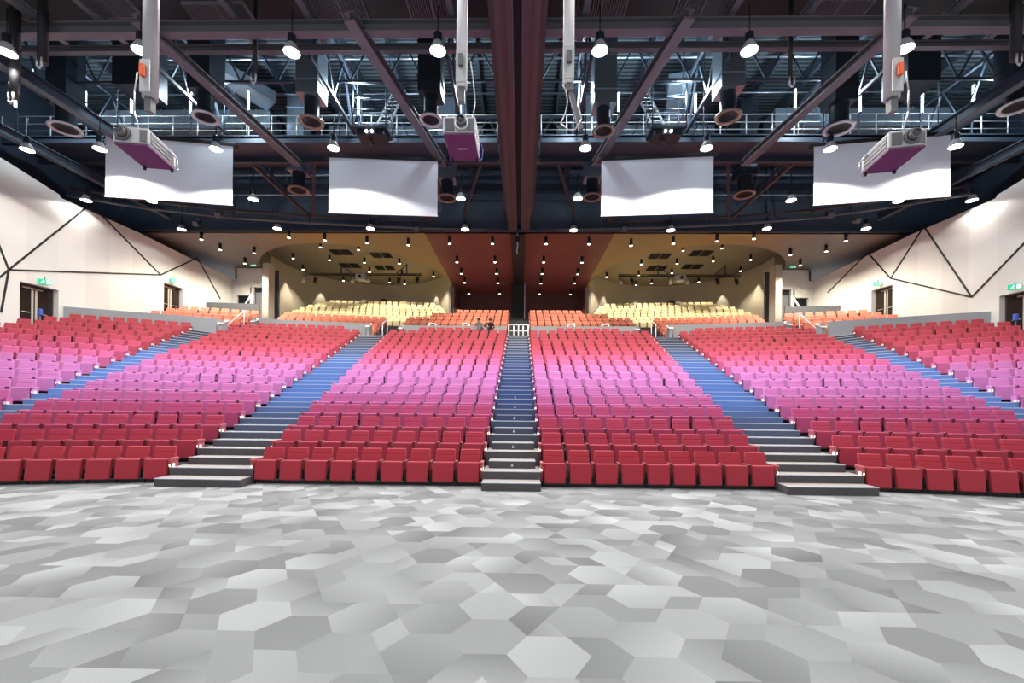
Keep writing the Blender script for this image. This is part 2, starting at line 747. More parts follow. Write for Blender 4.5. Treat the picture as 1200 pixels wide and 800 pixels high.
for s in seats:
    if id(s) in hset:
        continue
    T = T_MID
    if s.end == 'in':
        T = T_END[-s.B.side]
    elif s.end == 'out':
        T = T_END[s.B.side]
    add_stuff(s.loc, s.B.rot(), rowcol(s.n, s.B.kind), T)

OR_C, YE_C = lin((224, 128, 102)), lin((244, 228, 178))
REAR_TIERS = []        # (polygon, z) for the rear steps


def rear_rows(side, rows, ang, col, zfun, tier=True):
    """rows: list of (u_start, y_start, length)"""
    for m, (u0, y0, L) in enumerate(rows):
        cnt = max(1, round(L / .56))
        pt = L / cnt
        z = zfun(m)
        ca, sa = math.cos(ang), math.sin(ang)
        for i in range(cnt):
            d = (i + .5) * pt
            T = T_END[-side] if i == 0 else T_END[side] if i == cnt - 1 else T_MID
            add_stuff((side * (u0 + d * ca), y0 - d * sa, z), -side * ang, col, T)
        if tier:
            a = (u0 - .15, y0 + .15); b = (u0 + (L + .15) * ca, y0 + .15 - (L + .15) * sa)
            nx, ny = -sa, -ca      # towards the stage
            poly = [(side * p, q) for p, q in (a, b, (b[0] + nx * 1.02, b[1] + ny * 1.02), (a[0] + nx * 1.02, a[1] + ny * 1.02))]
            REAR_TIERS.append((poly, z))


for sd in (-1, 1):
    rear_rows(sd, [(.8, 32.5 + m, L) for m, L in enumerate((7.6, 7.6, 6.0, 4.2))], 0, OR_C, lambda m: 7.40 + .485 * m)
    rear_rows(sd, [(9.57 + .12 * m, 29.5 + m, 6.5 + .2 * m) for m in range(5)], A_S, OR_C, lambda m: 6.38 + .37 * m)
    rear_rows(sd, [(17.0 + .05 * m, 25.2 + m, 5.0 - .1 * m) for m in range(5)], math.radians(18), OR_C, lambda m: 5.8 + .375 * m)
    yr = []
    for m in range(7):
        yc = 35.3 + .88 * m
        hw = math.sqrt(max(.1, 6.4 ** 2 - (max(0, yc - 36.4)) ** 2)) - (0.0 if m else .6)
        yr.append((12.6 - hw, yc + hw * math.sin(math.radians(5)), 2 * hw))
    rear_rows(sd, yr, math.radians(5), YE_C, lambda m: 8.15 + .43 * m)
# two chairs under the seated people
for ux in (-1.78, -2.42):
    add_stuff((ux, D0 + 18, RISE * 18), 0, rowcol(18, 'inner'), T_MID)

me = bpy.data.meshes.new('theatre_seat_rows')
V = np.concatenate(allv)
me.from_pydata(V.tolist(), [], allf)
ca = me.color_attributes.new('Col', 'FLOAT_COLOR', 'CORNER')
buf = np.ones((len(me.loops), 4), dtype=np.float32)
k = 0
for f, c in zip(allf, allc):
    buf[k:k + len(f), :3] = c
    k += len(f)
ca.data.foreach_set('color', buf.ravel())
me.materials.append(SEATA)
rest = bpy.data.objects.new('theatre_seat_rows', me)
COL.objects.link(rest)
rest['kind'] = 'stuff'
tag(rest, 'lilac, pink, red, orange and yellow theatre seats filling the upper and rear tiers', 'seats', 'folded theatre seats in the upper tiers')

# ------------------------------------------------------------------ tiers and stairs (structure)
for B in BLOCKS:
    mb = MB()
    for n in range(max(1, B.n0), B.n1 + 1):
        La, Lb = B.length(n - 1), B.length(n)
        e = .04
        p = [B.P(n - .92, -e), B.P(n - .92, (La + Lb) / 2 + e), B.P(n + .12, Lb + e), B.P(n + .12, -e)]
        z = B.z(n)
        mb.prism([(q.x, q.y) for q in p], max(0, z - RISE - .3), z)
    o = struct(mb.build('seating_tiers', TIER))
mb = MB()
for poly, z in REAR_TIERS:
    mb.prism(poly, z - .7, z)
struct(mb.build('rear_seating_tiers', REARFL))


def blend(a, b, t):
    t = max(0, min(1, t))
    return tuple(a[i] + (b[i] - a[i]) * t for i in range(3))


def stair(name_, edgeL, edgeR, central=False, nmax=18, lights=None, nstart=0, zoff=0.0):
    """edgeL/edgeR: functions row-number -> Vector2 on both sides of the aisle"""
    mb = MB()
    K = 2 * nmax
    for k in range(2 * nstart, K):
        n = .5 * k - .9
        half = (k % 2 == 0)
        z = .5 * RISE * (k + 1)
        ins = 0.0 if k == 0 else .08 if half else -.02
        a, b = edgeL(n), edgeR(n)
        a2, b2 = edgeL(n + .95), edgeR(n + .95)
        w = (b - a).normalized() * ins
        w2 = (b2 - a2).normalized() * ins
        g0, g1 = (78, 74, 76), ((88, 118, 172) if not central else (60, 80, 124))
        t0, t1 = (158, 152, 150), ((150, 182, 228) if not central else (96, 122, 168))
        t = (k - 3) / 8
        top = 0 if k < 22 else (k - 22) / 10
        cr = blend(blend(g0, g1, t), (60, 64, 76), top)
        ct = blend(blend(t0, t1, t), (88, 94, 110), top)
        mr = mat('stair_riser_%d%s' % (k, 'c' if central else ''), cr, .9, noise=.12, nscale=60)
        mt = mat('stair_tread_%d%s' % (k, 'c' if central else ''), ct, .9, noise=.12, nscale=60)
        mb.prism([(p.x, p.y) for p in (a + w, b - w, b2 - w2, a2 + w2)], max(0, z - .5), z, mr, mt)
        # nosing
        mn = mat('stair_nosing', (186, 190, 200), .5)
        d = (edgeL(n + .035) - a)
        mb.prism([(p.x, p.y) for p in (a + w - d * .15, b - w - d * .15, b - w + d, a + w + d)], z - .012, z + .006, mn)
    o = struct(mb.build(name_))
    if central:
        for k in range(2, 14, 2):
            n = .5 * k - .9
            z = .5 * RISE * (k + 1)
            c = (edgeL(n) + edgeR(n)) / 2
            m2 = MB()
            y = c.y - .012
            m2.hexa([(c.x - .03, y, z - .125), (c.x + .03, y, z - .125), (c.x + .03, y + .02, z - .125), (c.x - .03, y + .02, z - .125),
                     (c.x - .006, y, z - .06), (c.x + .006, y, z - .06), (c.x + .006, y + .02, z - .06), (c.x - .006, y + .02, z - .06)])
            l = m2.build('step_light', ALU, o)
    return o


IB = {(B.kind, B.side): B for B in BLOCKS}
E = .05
stair('central_stairs', lambda n: IB[('inner', -1)].P(n, -E), lambda n: IB[('inner', 1)].P(n, -E), True)
for sd in (-1, 1):
    a, b, c = IB[('inner', sd)], IB[('outer', sd)], IB[('far', sd)]
    f1 = lambda n, a=a: a.P(n, a.length(n) + E)
    f2 = lambda n, b=b: b.P(n, -E)
    f3 = lambda n, b=b: b.P(n, b.length(n) + E)
    f4 = lambda n, c=c: c.P(n, -E)
    if sd < 0:
        stair('inner_stairs', f2, f1)
        stair('outer_stairs', f4, f3, nstart=2, nmax=17)
    else:
        stair('inner_stairs', f1, f2)
        stair('outer_stairs', f3, f4, nstart=2, nmax=17)

# floors behind the front tiers
mb = MB()
mb.box(-8.3, 8.3, 27.9, 32.0, 5.5, 6.06)
for sd in (-1, 1):
    mb.prism([(sd * x, y) for x, y in ((6.5, 28.1), (9.6, 28.05), (16.5, 26.8), (19, 30), (16.8, 34.0), (8, 36.5), (6.5, 34))], 5.4, 6.055)
    mb.prism([(sd * x, y) for x, y in ((16.3, 24.0), (22.9, 20.9), (22.3, 26), (16.6, 28))], 4.6, 5.45)
    mb.prism([(sd * x, y) for x, y in ((16.4, 28.6), (22.2, 28.0), (22, 34), (16.4, 34))], 6.6, 7.25)
    mb.box(min(sd * .8, sd * 7.5), max(sd * .8, sd * 7.5), 35.6, 41, 8.3, 8.9)
    mb.prism([(sd * x, y) for x, y in ((5.9, 35), (20, 34), (20, 44), (5.9, 44))], 7.2, 8.1)
# steps up through the centre of the rear block
for k in range(12):
    mb.box(-.72, .72, 29.5 + .5 * k, 36, 6.0, 6.25 + .24 * k)
struct(mb.build('rear_floor', REARFL))

# ------------------------------------------------------------------ carpet: pieces of a triangular lattice
TA = 0.29
HH = TA * math.sqrt(3) / 2
X0, X1, Y0, Y1 = -26.0, 26.0, -2.0, 11.5
ni, nj = int((X1 - X0) / TA) + 3, int((Y1 - Y0) / HH) + 2


def lat(i, j):
    return (X0 + (i + .5 * (j % 2)) * TA, Y0 + j * HH)


tris = {}
for j in range(nj):
    for i in range(ni):
        if j % 2 == 0:
            tris[(i, j, 0)] = [(i, j), (i + 1, j), (i, j + 1)]
            tris[(i, j, 1)] = [(i + 1, j), (i + 1, j + 1), (i, j + 1)]
        else:
            tris[(i, j, 0)] = [(i, j), (i + 1, j), (i + 1, j + 1)]
            tris[(i, j, 1)] = [(i, j), (i + 1, j + 1), (i, j + 1)]
edge2t = {}
v2t = {}
for k_, t in tris.items():
    for a in range(3):
        e = tuple(sorted((t[a], t[(a + 1) % 3])))
        edge2t.setdefault(e, []).append(k_)
        v2t.setdefault(t[a], []).append(k_)
free = set(tris)
pieces = []
vl = list(v2t)
rnd = random.Random(3)
rnd.shuffle(vl)
for v in vl:
    ts = v2t[v]
    if len(ts) == 6 and all(t in free for t in ts) and rnd.random() < .62:
        pieces.append(list(ts))
        free -= set(ts)
tl = sorted(free)
rnd.shuffle(tl)
for t in tl:
    if t not in free:
        continue
    grp = [t]
    free.discard(t)
    want = rnd.choice((2, 3, 4, 4, 5, 6))
    while len(grp) < want:
        cand = []
        for g in grp:
            tv = tris[g]
            for a in range(3):
                for o in edge2t[tuple(sorted((tv[a], tv[(a + 1) % 3])))]:
                    if o in free:
                        cand.append(o)
        if not cand:
            break
        o = rnd.choice(cand)
        grp.append(o)
        free.discard(o)
    pieces.append(grp)
vid = {}
fv, ff, fc = [], [], []
for g in pieces:
    cx = [lat(*v) for t in g for v in tris[t]]
    mx_ = sum(p[0] for p in cx) / len(cx); my_ = sum(p[1] for p in cx) / len(cx)
    base = rnd.choice((.18, .205, .235, .27, .32, .365, .26))
    a = rnd.uniform(0, 2 * PI)
    amp = rnd.choice((0.02, .06, .12, .18, .26))
    dx, dy = math.cos(a), math.sin(a)
    for t in g:
        ids = []
        cols = []
        for v in tris[t]:
            if v not in vid:
                vid[v] = len(fv)
                x, y = lat(*v)
                fv.append((x, y, 0))
            ids.append(vid[v])
            x, y = lat(*v)
            k = base * (1 + amp * ((x - mx_) * dx + (y - my_) * dy) / (TA * .8))
            cols.append((k * .96, k * 1.0, k * 1.02))
        ff.append(ids)
        fc.append(cols)
me = bpy.data.meshes.new('floor')
me.from_pydata(fv, [], ff)
ca = me.color_attributes.new('Col', 'FLOAT_COLOR', 'CORNER')
buf = np.ones((len(me.loops), 4), dtype=np.float32)
k = 0
for cols in fc:
    for c in cols:
        buf[k, :3] = c
        k += 1
ca.data.foreach_set('color', buf.ravel())
me.materials.append(CARPET)
fl = bpy.data.objects.new('floor', me)
COL.objects.link(fl)
struct(fl)

# ------------------------------------------------------------------ side walls
TOP = [(0, 12.9), (19.08, 12.5), (21.3, 11.98), (21.35, 11.85), (25.3, 11.75), (32.6, 11.2)]


def wall_top(y):
    for (a, za), (b, zb) in zip(TOP[:-1], TOP[1:]):
        if a <= y <= b:
            return za + (zb - za) * (y - a) / (b - a)
    return TOP[-1][1]


def on_wall(px, py, side):
    d = ray(px, py)
    # side*x = 22.72-.1(y-19)
    k_ = (24.62 - side * EYE.x) / (side * d.x + .1 * d.y)
    return EYE + d * k_


DOORS = {-1: [(19.75, 21.3, 5.0, 7.3), (27.0, 28.4, 7.1, 9.33)], 1: [(19.57, 21.17, 5.0, 7.2), (26.5, 27.9, 7.0, 9.25)]}
dn = 0
tn = 0
for sd in (-1, 1):
    side = 'left' if sd < 0 else 'right'
    mb = MB()
    br = sorted(set([0.0, 32.6] + [y for y, z in TOP] + [v for d in DOORS[sd] for v in d[:2]]))
    for a, b in zip(br[:-1], br[1:]):
        ua, ub = sd * wall_u(a), sd * wall_u(b)
        dd = [d for d in DOORS[sd] if d[0] <= a + 1e-6 and b - 1e-6 <= d[1]]
        if dd:
            z0, z1 = dd[0][2:]
            mb.face([(ua, a, 0), (ub, b, 0), (ub, b, z0), (ua, a, z0)])
            mb.face([(ua, a, z1), (ub, b, z1), (ub, b, wall_top(b)), (ua, a, wall_top(a))])
        else:
            mb.face([(ua, a, 0), (ub, b, 0), (ub, b, wall_top(b)), (ua, a, wall_top(a))])
    for d in DOORS[sd]:      # reveals
        y0, y1, z0, z1 = d
        for y in (y0, y1):
            u = sd * wall_u(y)
            mb.face([(u, y, z0), (u + sd * .4, y, z0), (u + sd * .4, y, z1), (u, y, z1)])
        mb.face([(sd * wall_u(y0), y0, z1), (sd * wall_u(y1), y1, z1), (sd * (wall_u(y1) + .4), y1, z1), (sd * (wall_u(y0) + .4), y0, z1)])
        mb.face([(sd * wall_u(y0), y0, z0), (sd * wall_u(y1), y1, z0), (sd * (wall_u(y1) + .4), y1, z0), (sd * (wall_u(y0) + .4), y0, z0)])
    struct(mb.build('wall_' + side, WALLM, recalc=False))
    # outer dark wall above
    mb = MB()
    mb.face([(sd * 25, -1, 0), (sd * 25, 33, 0), (sd * 25, 33, 18), (sd * 25, -1, 18)], NAVY)
    for (a, za), (b, zb) in zip(TOP[:-1], TOP[1:]):
        if b - a > .1:
            mb.face([(sd * wall_u(a), a, za), (sd * wall_u(b), b, zb), (sd * 25, b, zb), (sd * 25, a, za)], BLACK)
    struct(mb.build('wall_%s_upper' % side, NAVY, recalc=False))
    # double doors
    for d in DOORS[sd]:
        dn += 1
        y0, y1, z0, z1 = d
        o = bpy.data.objects.new('door_%d' % dn, None)
        COL.objects.link(o)
        struct(o)
        uc = wall_u((y0 + y1) / 2) + .3
        o.location = (sd * uc, (y0 + y1) / 2, z0)
        o.rotation_euler = (0, 0, sd * .0997)
        w = (y1 - y0) / 2
        f = MB()
        f.box(-.05, .05, -w, w, z1 - z0 - .07, z1 - z0)
        f.box(-.05, .05, -w, -w + .06, 0, z1 - z0 - .07)
        f.box(-.05, .05, w - .06, w, 0, z1 - z0 - .07)
        f.build('door_frame', BROWN, o)
        for h in (-1, 1):
            l = MB()
            ya, yb = sorted((h * .012, h * (w - .065)))
            l.box(-.025, .025, ya, yb, .01, z1 - z0 - .09, None, .004, 1)
            lf = l.build('door_leaf', DOORDK, o)
            q = MB()
            q.box(-sd * .03 - .01, -sd * .03 + .01, *sorted((h * .03, h * .12)), .1, z1 - z0 - .15, None)
            q.build('door_stile', PILASTER, lf)
            q = MB()
            q.cyl((-sd * .07, h * .2, 1.0), (-sd * .07, h * .5, 1.0), .018, 8)
            q.bar((-sd * .02, h * .22, 1.0), (-sd * .07, h * .22, 1.0), .02)
            q.bar((-sd * .02, h * .48, 1.0), (-sd * .07, h * .48, 1.0), .02)
            q.build('push_handle', ALU, lf)
        q = MB()
        q.box(-sd * .05 - .05, -sd * .05 + .05, -.5, .3, z1 - z0 - .2, z1 - z0 - .13)
        q.build('door_closer', COPPER, o)
    # black grooves
    G = {-1: [((-20, 240), (10, 316)), ((10, 316), (-14, 336)), ((10, 316), (1, 366)), ((10, 316), (106, 239)), ((106, 239), (188, 322)), ((10, 316), (188, 322)), ((188, 322), (231, 302)), ((231, 302), (258, 350))],
         1: [((970, 343), (1017, 296)), ((1017, 296), (1044, 326)), ((1044, 326), (1083, 265)), ((1083, 265), (1139, 348)), ((1044, 326), (1139, 348)), ((1139, 348), (1215, 270))]}[sd]
    for p, q in G:
        a, b = on_wall(*p, sd), on_wall(*q, sd)
        off = Vector((-sd * .012, 0, 0))
        tn += 1
        mb = MB()
        mb.bar(a + off, b + off, .035, .075, None, up=(0, 0, 1))
        struct(mb.build('trim_%d' % tn, BLACK))

# exit signs
def exit_sign(px, py, sd, label, on='wall'):
    if on == 'wall':
        p = on_wall(px, py, sd)
        rz = sd * .0997
        p = p + Vector((-sd * .22, 0, 0))
        rz += -sd * PI / 2 + sd * math.radians(38)
    else:
        p = at_y(px, py, 32.0)
        rz = 0
    t = thing('exit_sign', label, 'sign', p, rz, 'green exit signs')
    b = MB(); b.box(-.22, .22, .0, .05, -.12, .12, None, .01, 1); b.build('sign_box', EXITG, t)
    b = MB()
    b.box(.06, .2, -.006, 0, -.09, .09)                       # doorway
    b.cyl((-.03, -.003, .065), (-.03, -.007, .065), .02, 10)   # running figure
    b.bar((-.03, -.005, .04), (-.06, -.005, -.02), .004, .03)
    b.bar((-.06, -.005, -.02), (-.02, -.005, -.08), .004, .02)
    b.bar((-.06, -.005, -.02), (-.13, -.005, -.06), .004, .02)
    b.bar((-.03, -.005, .035), (.02, -.005, .0), .004, .015)
    b.bar((-.03, -.005, .035), (-.1, -.005, .02), .004, .015)
    b.build('running_figure', EXITW, t)
    b = MB(); b.bar((0, .03, .12), (0, .03, .2), .03); b.bar((0, .03, .2), (0, .22, .2), .03); b.build('bracket', BLACK, t)


exit_sign(47, 330, -1, 'green exit sign above the front double doors in the left white wall')
exit_sign(200, 329, -1, 'green exit sign above the rear double doors in the left white wall')
exit_sign(1033, 332, 1, 'green exit sign above the rear double doors in the right white wall')
exit_sign(1195, 336, 1, 'green exit sign above the front double doors in the right white wall')
exit_sign(296.5, 310, -1, 'green exit sign hanging before the back wall, left rear corner', 'rear')
exit_sign(929, 312, 1, 'green exit sign hanging before the back wall, right rear corner', 'rear')
# small blue stands by the front doors
for sd in (-1, 1):
    p = Vector((sd * 22.2, 20.2, 5.05))
    t = thing('sanitiser_stand', 'small blue stand before the front double doors of the %s wall' % ('left' if sd < 0 else 'right'), 'stand', p, 0, 'blue stands by the doors')
    b = MB(); b.box(-.16, .16, -.12, .12, 0, .03, None, .01, 1); b.build('base', PDARK, t)
    b = MB(); b.cyl((0, 0, .03), (0, 0, .8), .03, 10); b.build('post', PDARK, t)
    b = MB(); b.box(-.08, .08, -.07, .07, .8, 1.1, None, .03, 3); b.build('dispenser', BLUEP, t)

# ------------------------------------------------------------------ parapets
def parapet(name, pts, z0, z1, th=.14, m=GREYW, cap=False):
    mb = MB()
    for a, b in zip(pts[:-1], pts[1:]):
        a = Vector(a); b = Vector(b)
        d = (b - a).normalized(); nrm = Vector((-d.y, d.x)) * th
        mb.prism([tuple(a), tuple(b), tuple(b + nrm), tuple(a + nrm)], z0, z1)
    return struct(mb.build(name, m))


for sd in (-1, 1):
    s2 = 'left' if sd < 0 else 'right'
    parapet('parapet_%s' % s2, [(sd * .78, 28.75), (sd * 7.45, 28.6)] if sd > 0 else [(sd * 7.45, 28.6), (sd * .78, 28.75)], 5.6, 7.08)
    pts = [(sd * 9.75, 28.15), (sd * 15.9, 26.85)]
    parapet('parapet_%s_outer' % s2, pts if sd > 0 else pts[::-1], 5.6, 7.1)
    pts = [(sd * 16.6, 24.1), (sd * wall_u(21.5) - sd * .02, 21.5)]
    parapet('parapet_%s_far' % s2, pts if sd > 0 else pts[::-1], 4.6, 6.56)
    # end posts with white sloping caps
    for (x, y, z) in ((9.55, 28.1, 7.08), (7.6, 28.55, 7.05), (16.3, 24.1, 6.45), (16.1, 26.75, 7.08)):
        mb = MB()
        mb.box(sd * x - .1, sd * x + .1, y - .12, y + .35, z - 1.4, z)
        o = struct(mb.build('parapet_post', GREYW))
        mb = MB()
        mb.hexa([(sd * x - .14, y - .2, z - .25), (sd * x + .14, y - .2, z - .25), (sd * x + .14, y + .4, z + .02), (sd * x - .14, y + .4, z + .02),
                 (sd * x - .14, y - .2, z - .2), (sd * x + .14, y - .2, z - .2), (sd * x + .14, y + .4, z + .08), (sd * x - .14, y + .4, z + .08)])
        mb.build('post_cap', WHITE, o)
    # dark parapet behind the outer orange block
    pts = [(sd * 18.2, 30.7), (sd * 21.7, 30.2)]
    parapet('parapet_%s_rear' % s2, pts if sd > 0 else pts[::-1], 7.0, 8.9, m=DKGREY)

# ------------------------------------------------------------------ rear bays: soffits, drums, back walls
ZS, ZD = 12.07, 13.8
DC = (12.8, 36.3)


def drum_pt(a, grow=0):
    ry = 7.1 if math.sin(a) > 0 else 8.5
    return DC[0] + (7.1 + grow) * math.cos(a), DC[1] + (ry + grow) * math.sin(a)


for sd in (-1, 1):
    s2 = 'left' if sd < 0 else 'right'
    NS = 72
    mb = MB()
    ux0, ux1, y0, y1 = 5.6, 25.0, 26.0, 46.0
    inner, outer = [], []
    for i in range(NS):
        a = 2 * PI * i / NS
        x, y = drum_pt(a)
        dx, dy = x - DC[0], y - DC[1]
        ts = []
        if dx > 1e-9: ts.append((ux1 - DC[0]) / dx)
        if dx < -1e-9: ts.append((ux0 - DC[0]) / dx)
        if dy > 1e-9: ts.append((y1 - DC[1]) / dy)
        if dy < -1e-9: ts.append((y0 - DC[1]) / dy)
        t = min(ts)
        inner.append((x, y)); outer.append((DC[0] + dx * t, DC[1] + dy * t))
    for i in range(NS):
        j = (i + 1) % NS
        mb.face([(sd * inner[i][0], inner[i][1], ZS), (sd * inner[j][0], inner[j][1], ZS), (sd * outer[j][0], outer[j][1], ZS), (sd * outer[i][0], outer[i][1], ZS)])
    # front corners
    for cx in (ux0, ux1):
        pass
    corner = [(ux0, y0), (ux1, y0), (ux1, y1), (ux0, y1)]
    for cxy in corner:
        # nearest two outer points
        ds = sorted(range(NS), key=lambda i: (outer[i][0] - cxy[0]) ** 2 + (outer[i][1] - cxy[1]) ** 2)[:2]
        p, q = outer[ds[0]], outer[ds[1]]
        mb.face([(sd * cxy[0], cxy[1], ZS), (sd * p[0], p[1], ZS), (sd * q[0], q[1], ZS)])
    struct(mb.build('ceiling_%s_soffit' % s2, GOLD_BOUNCE))
    mb = MB()
    mb.face([(sd * x, y, ZD) for x, y in inner])
    for i in range(NS):
        j = (i + 1) % NS
        mb.face([(sd * inner[i][0], inner[i][1], ZS), (sd * inner[j][0], inner[j][1], ZS), (sd * inner[j][0], inner[j][1], ZD), (sd * inner[i][0], inner[i][1], ZD)])
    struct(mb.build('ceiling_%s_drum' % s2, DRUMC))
    # curved wall
    mb = MB()
    aa = [math.radians(-10 + 185 * i / 60) for i in range(61)]
    for a, b in zip(aa[:-1], aa[1:]):
        p, q = drum_pt(a, -.02), drum_pt(b, -.02)
        f = mb.bm.faces.new([mb.bm.verts.new((sd * p[0], p[1], 7.2)), mb.bm.verts.new((sd * q[0], q[1], 7.2)),
                             mb.bm.verts.new((sd * q[0], q[1], ZD)), mb.bm.verts.new((sd * p[0], p[1], ZD))])
        f.smooth = True
    bmesh.ops.remove_doubles(mb.bm, verts=mb.bm.verts[:], dist=.001)
    struct(mb.build('wall_%s_drum' % s2, DRUM))
    # pilasters at the drum mouth
    mb = MB(); mb.box(*sorted((sd * 5.62, sd * 6.05)), 37.7, 38.3, 7.5, ZS); struct(mb.build('wall_%s_pilaster' % s2, PILASTER))
    mb = MB(); mb.box(*sorted((sd * 18.05, sd * 18.5)), 31.6, 32.4, 6.5, ZS); struct(mb.build('wall_%s_pilaster' % s2, PILASTER))
    mb = MB(); mb.box(*sorted((sd * 19.5, sd * 20.3)), 34.6, 35.4, 6.5, ZS); struct(mb.build('wall_%s_pilaster' % s2, DKBROWN))  # not a pilaster: dark block added to show the dark gap beside the drum
    # rear corner wall with door and niche
    Y = 32.6
    mb = MB()
    ul, ur = 22.2, 18.4
    xs = lambda a, b: sorted((sd * a, sd * b))
    mb.box(*xs(ul, 21.0), Y, Y + .2, 6, 11.2)
    mb.box(*xs(21.0, 19.9), Y, Y + .2, 10.0, 12.0)
    mb.box(*xs(19.9, 18.4), Y, Y + .2, 10.6, 12.0)
    mb.box(*xs(20.0, 19.75), Y, Y + .2, 6.6, 10.6)
    mb.box(*xs(21.6, 18.2), Y + .7, Y + .8, 6.0, 12.06, DKGREY)
    mb.mi(WALLM)
    o = mb.build('wall_%s_back' % s2, WALLM)
    o.data.materials.clear(); o.data.materials.append(DKGREY); o.data.materials.append(WALLM)
    for p in o.data.polygons:
        c = p.center
        p.material_index = 0 if c.y > Y + .4 else 1
    struct(o)
    dn += 1
    d = bpy.data.objects.new('door_%d' % dn, None); COL.objects.link(d); struct(d)
    d.location = (sd * 19.1, Y + .25, 7.9)
    b = MB(); b.box(-.66, .66, -.02, .02, 2.35, 2.7); b.box(-.7, -.62, -.05, .02, 0, 2.35); b.box(.62, .7, -.05, .02, 0, 2.35); b.build('door_frame', BLACK, d)
    for h in (-1, 1):
        b = MB(); b.box(*sorted((h * .01, h * .62)), -.03, .02, 0, 2.35, None, .005, 1); l = b.build('door_leaf', DOORGREY, d)
        b = MB(); b.box(*sorted((h * .02, h * .09)), -.06, -.03, .1, 2.3); b.build('pull_handle', WHITE, l)
# centre bay
mb = MB()
mb.face([(-5.6, 26, ZS), (5.6, 26, ZS), (5.6, 40.2, ZS), (-5.6, 40.2, ZS)])
struct(mb.build('ceiling_centre_soffit', RED_BOUNCE))
mb = MB()
mb.box(-5.7, 5.7, 40.0, 40.2, 7.5, ZS)
for sd in (-1, 1):
    mb.box(*sorted((sd * 5.5, sd * 5.64)), 38.0, 40.1, 7.5, ZS)
struct(mb.build('wall_back', DKBROWN))
# dark fascia above the soffits up to the roof
mb = MB()
mb.box(-25, 25, 26.0, 26.2, ZS + .0, 18.2)
struct(mb.build('wall_back_upper', NAVY))
mb = MB()
for i in range(-6, 7):
    mb.box(i * 3.8 - .9, i * 3.8 - .75, 25.93, 26.0, 13.2, 18)
mb.box(-24.5, 24.5, 25.9, 26.0, 12.07, 12.2)
mb.box(-24.5, 24.5, 25.88, 26.0, 14.55, 14.75)
struct(mb.build('trim_fascia', DARKSTEEL))

# operable wall track bulkhead on the axis
mb = MB()
mb.box(-.62, -.16, 6.0, 26.0, 12.1, 18, BROWN)
mb.box(.16, .62, 6.0, 26.0, 12.1, 18, BROWN)
mb.box(-.16, .16, 6.0, 26.0, 12.35, 18, BLACK)
mb.box(-.82, -.62, 6.0, 26.0, 12.7, 18, BROWN)
mb.box(.62, .82, 6.0, 26.0, 12.7, 18, BROWN)
for x in (-.38, .38):
    mb.box(x - .025, x + .025, 6, 26, 12.05, 12.1, DKBROWN)
for x in (-.14, .14):
    mb.box(x - .012, x + .012, 6, 26, 12.1, 12.35, MAUVE)
struct(mb.build('ceiling_bulkhead'))
mb = MB()
mb.box(-.68, .4, 36.6, 37.2, 7.8, ZS, BLACK)
mb.box(.4, .47, 36.55, 37.2, 7.8, ZS, ALU)
mb.box(-.5, .36, 26.2, 36.8, ZS - .08, ZS + .02, BLACK)
struct(mb.build('wall_operable'))

# ------------------------------------------------------------------ roof
mb = MB()
mb.face([(-26, -2, 18), (26, -2, 18), (26, 26.2, 18), (-26, 26.2, 18)])
struct(mb.build('ceiling', DECK))
mb = MB()
for i in range(-12, 13):
    x = i * 1.95
    mb.box(x - .07, x + .07, 8, 26, 17.45, 17.95)
struct(mb.build('ceiling_purlins', DARKSTEEL))


def ibeam(mb, a, b, w, h, m=None):
    """I section: two flanges and a web, a/b at the underside"""
    a = Vector(a); b = Vector(b)
    t = .04
    up = Vector((0, 0, 1))
    mb.bar(a + up * t / 2, b + up * t / 2, w, t, m)
    mb.bar(a + up * (h - t / 2), b + up * (h - t / 2), w, t, m)
    mb.bar(a + up * h / 2, b + up * h / 2, t, h - 2 * t, m)


def beam(name, a, b, w, h, m):
    mb = MB()
    ibeam(mb, a, b, w, h)
    return struct(mb.build(name, m))


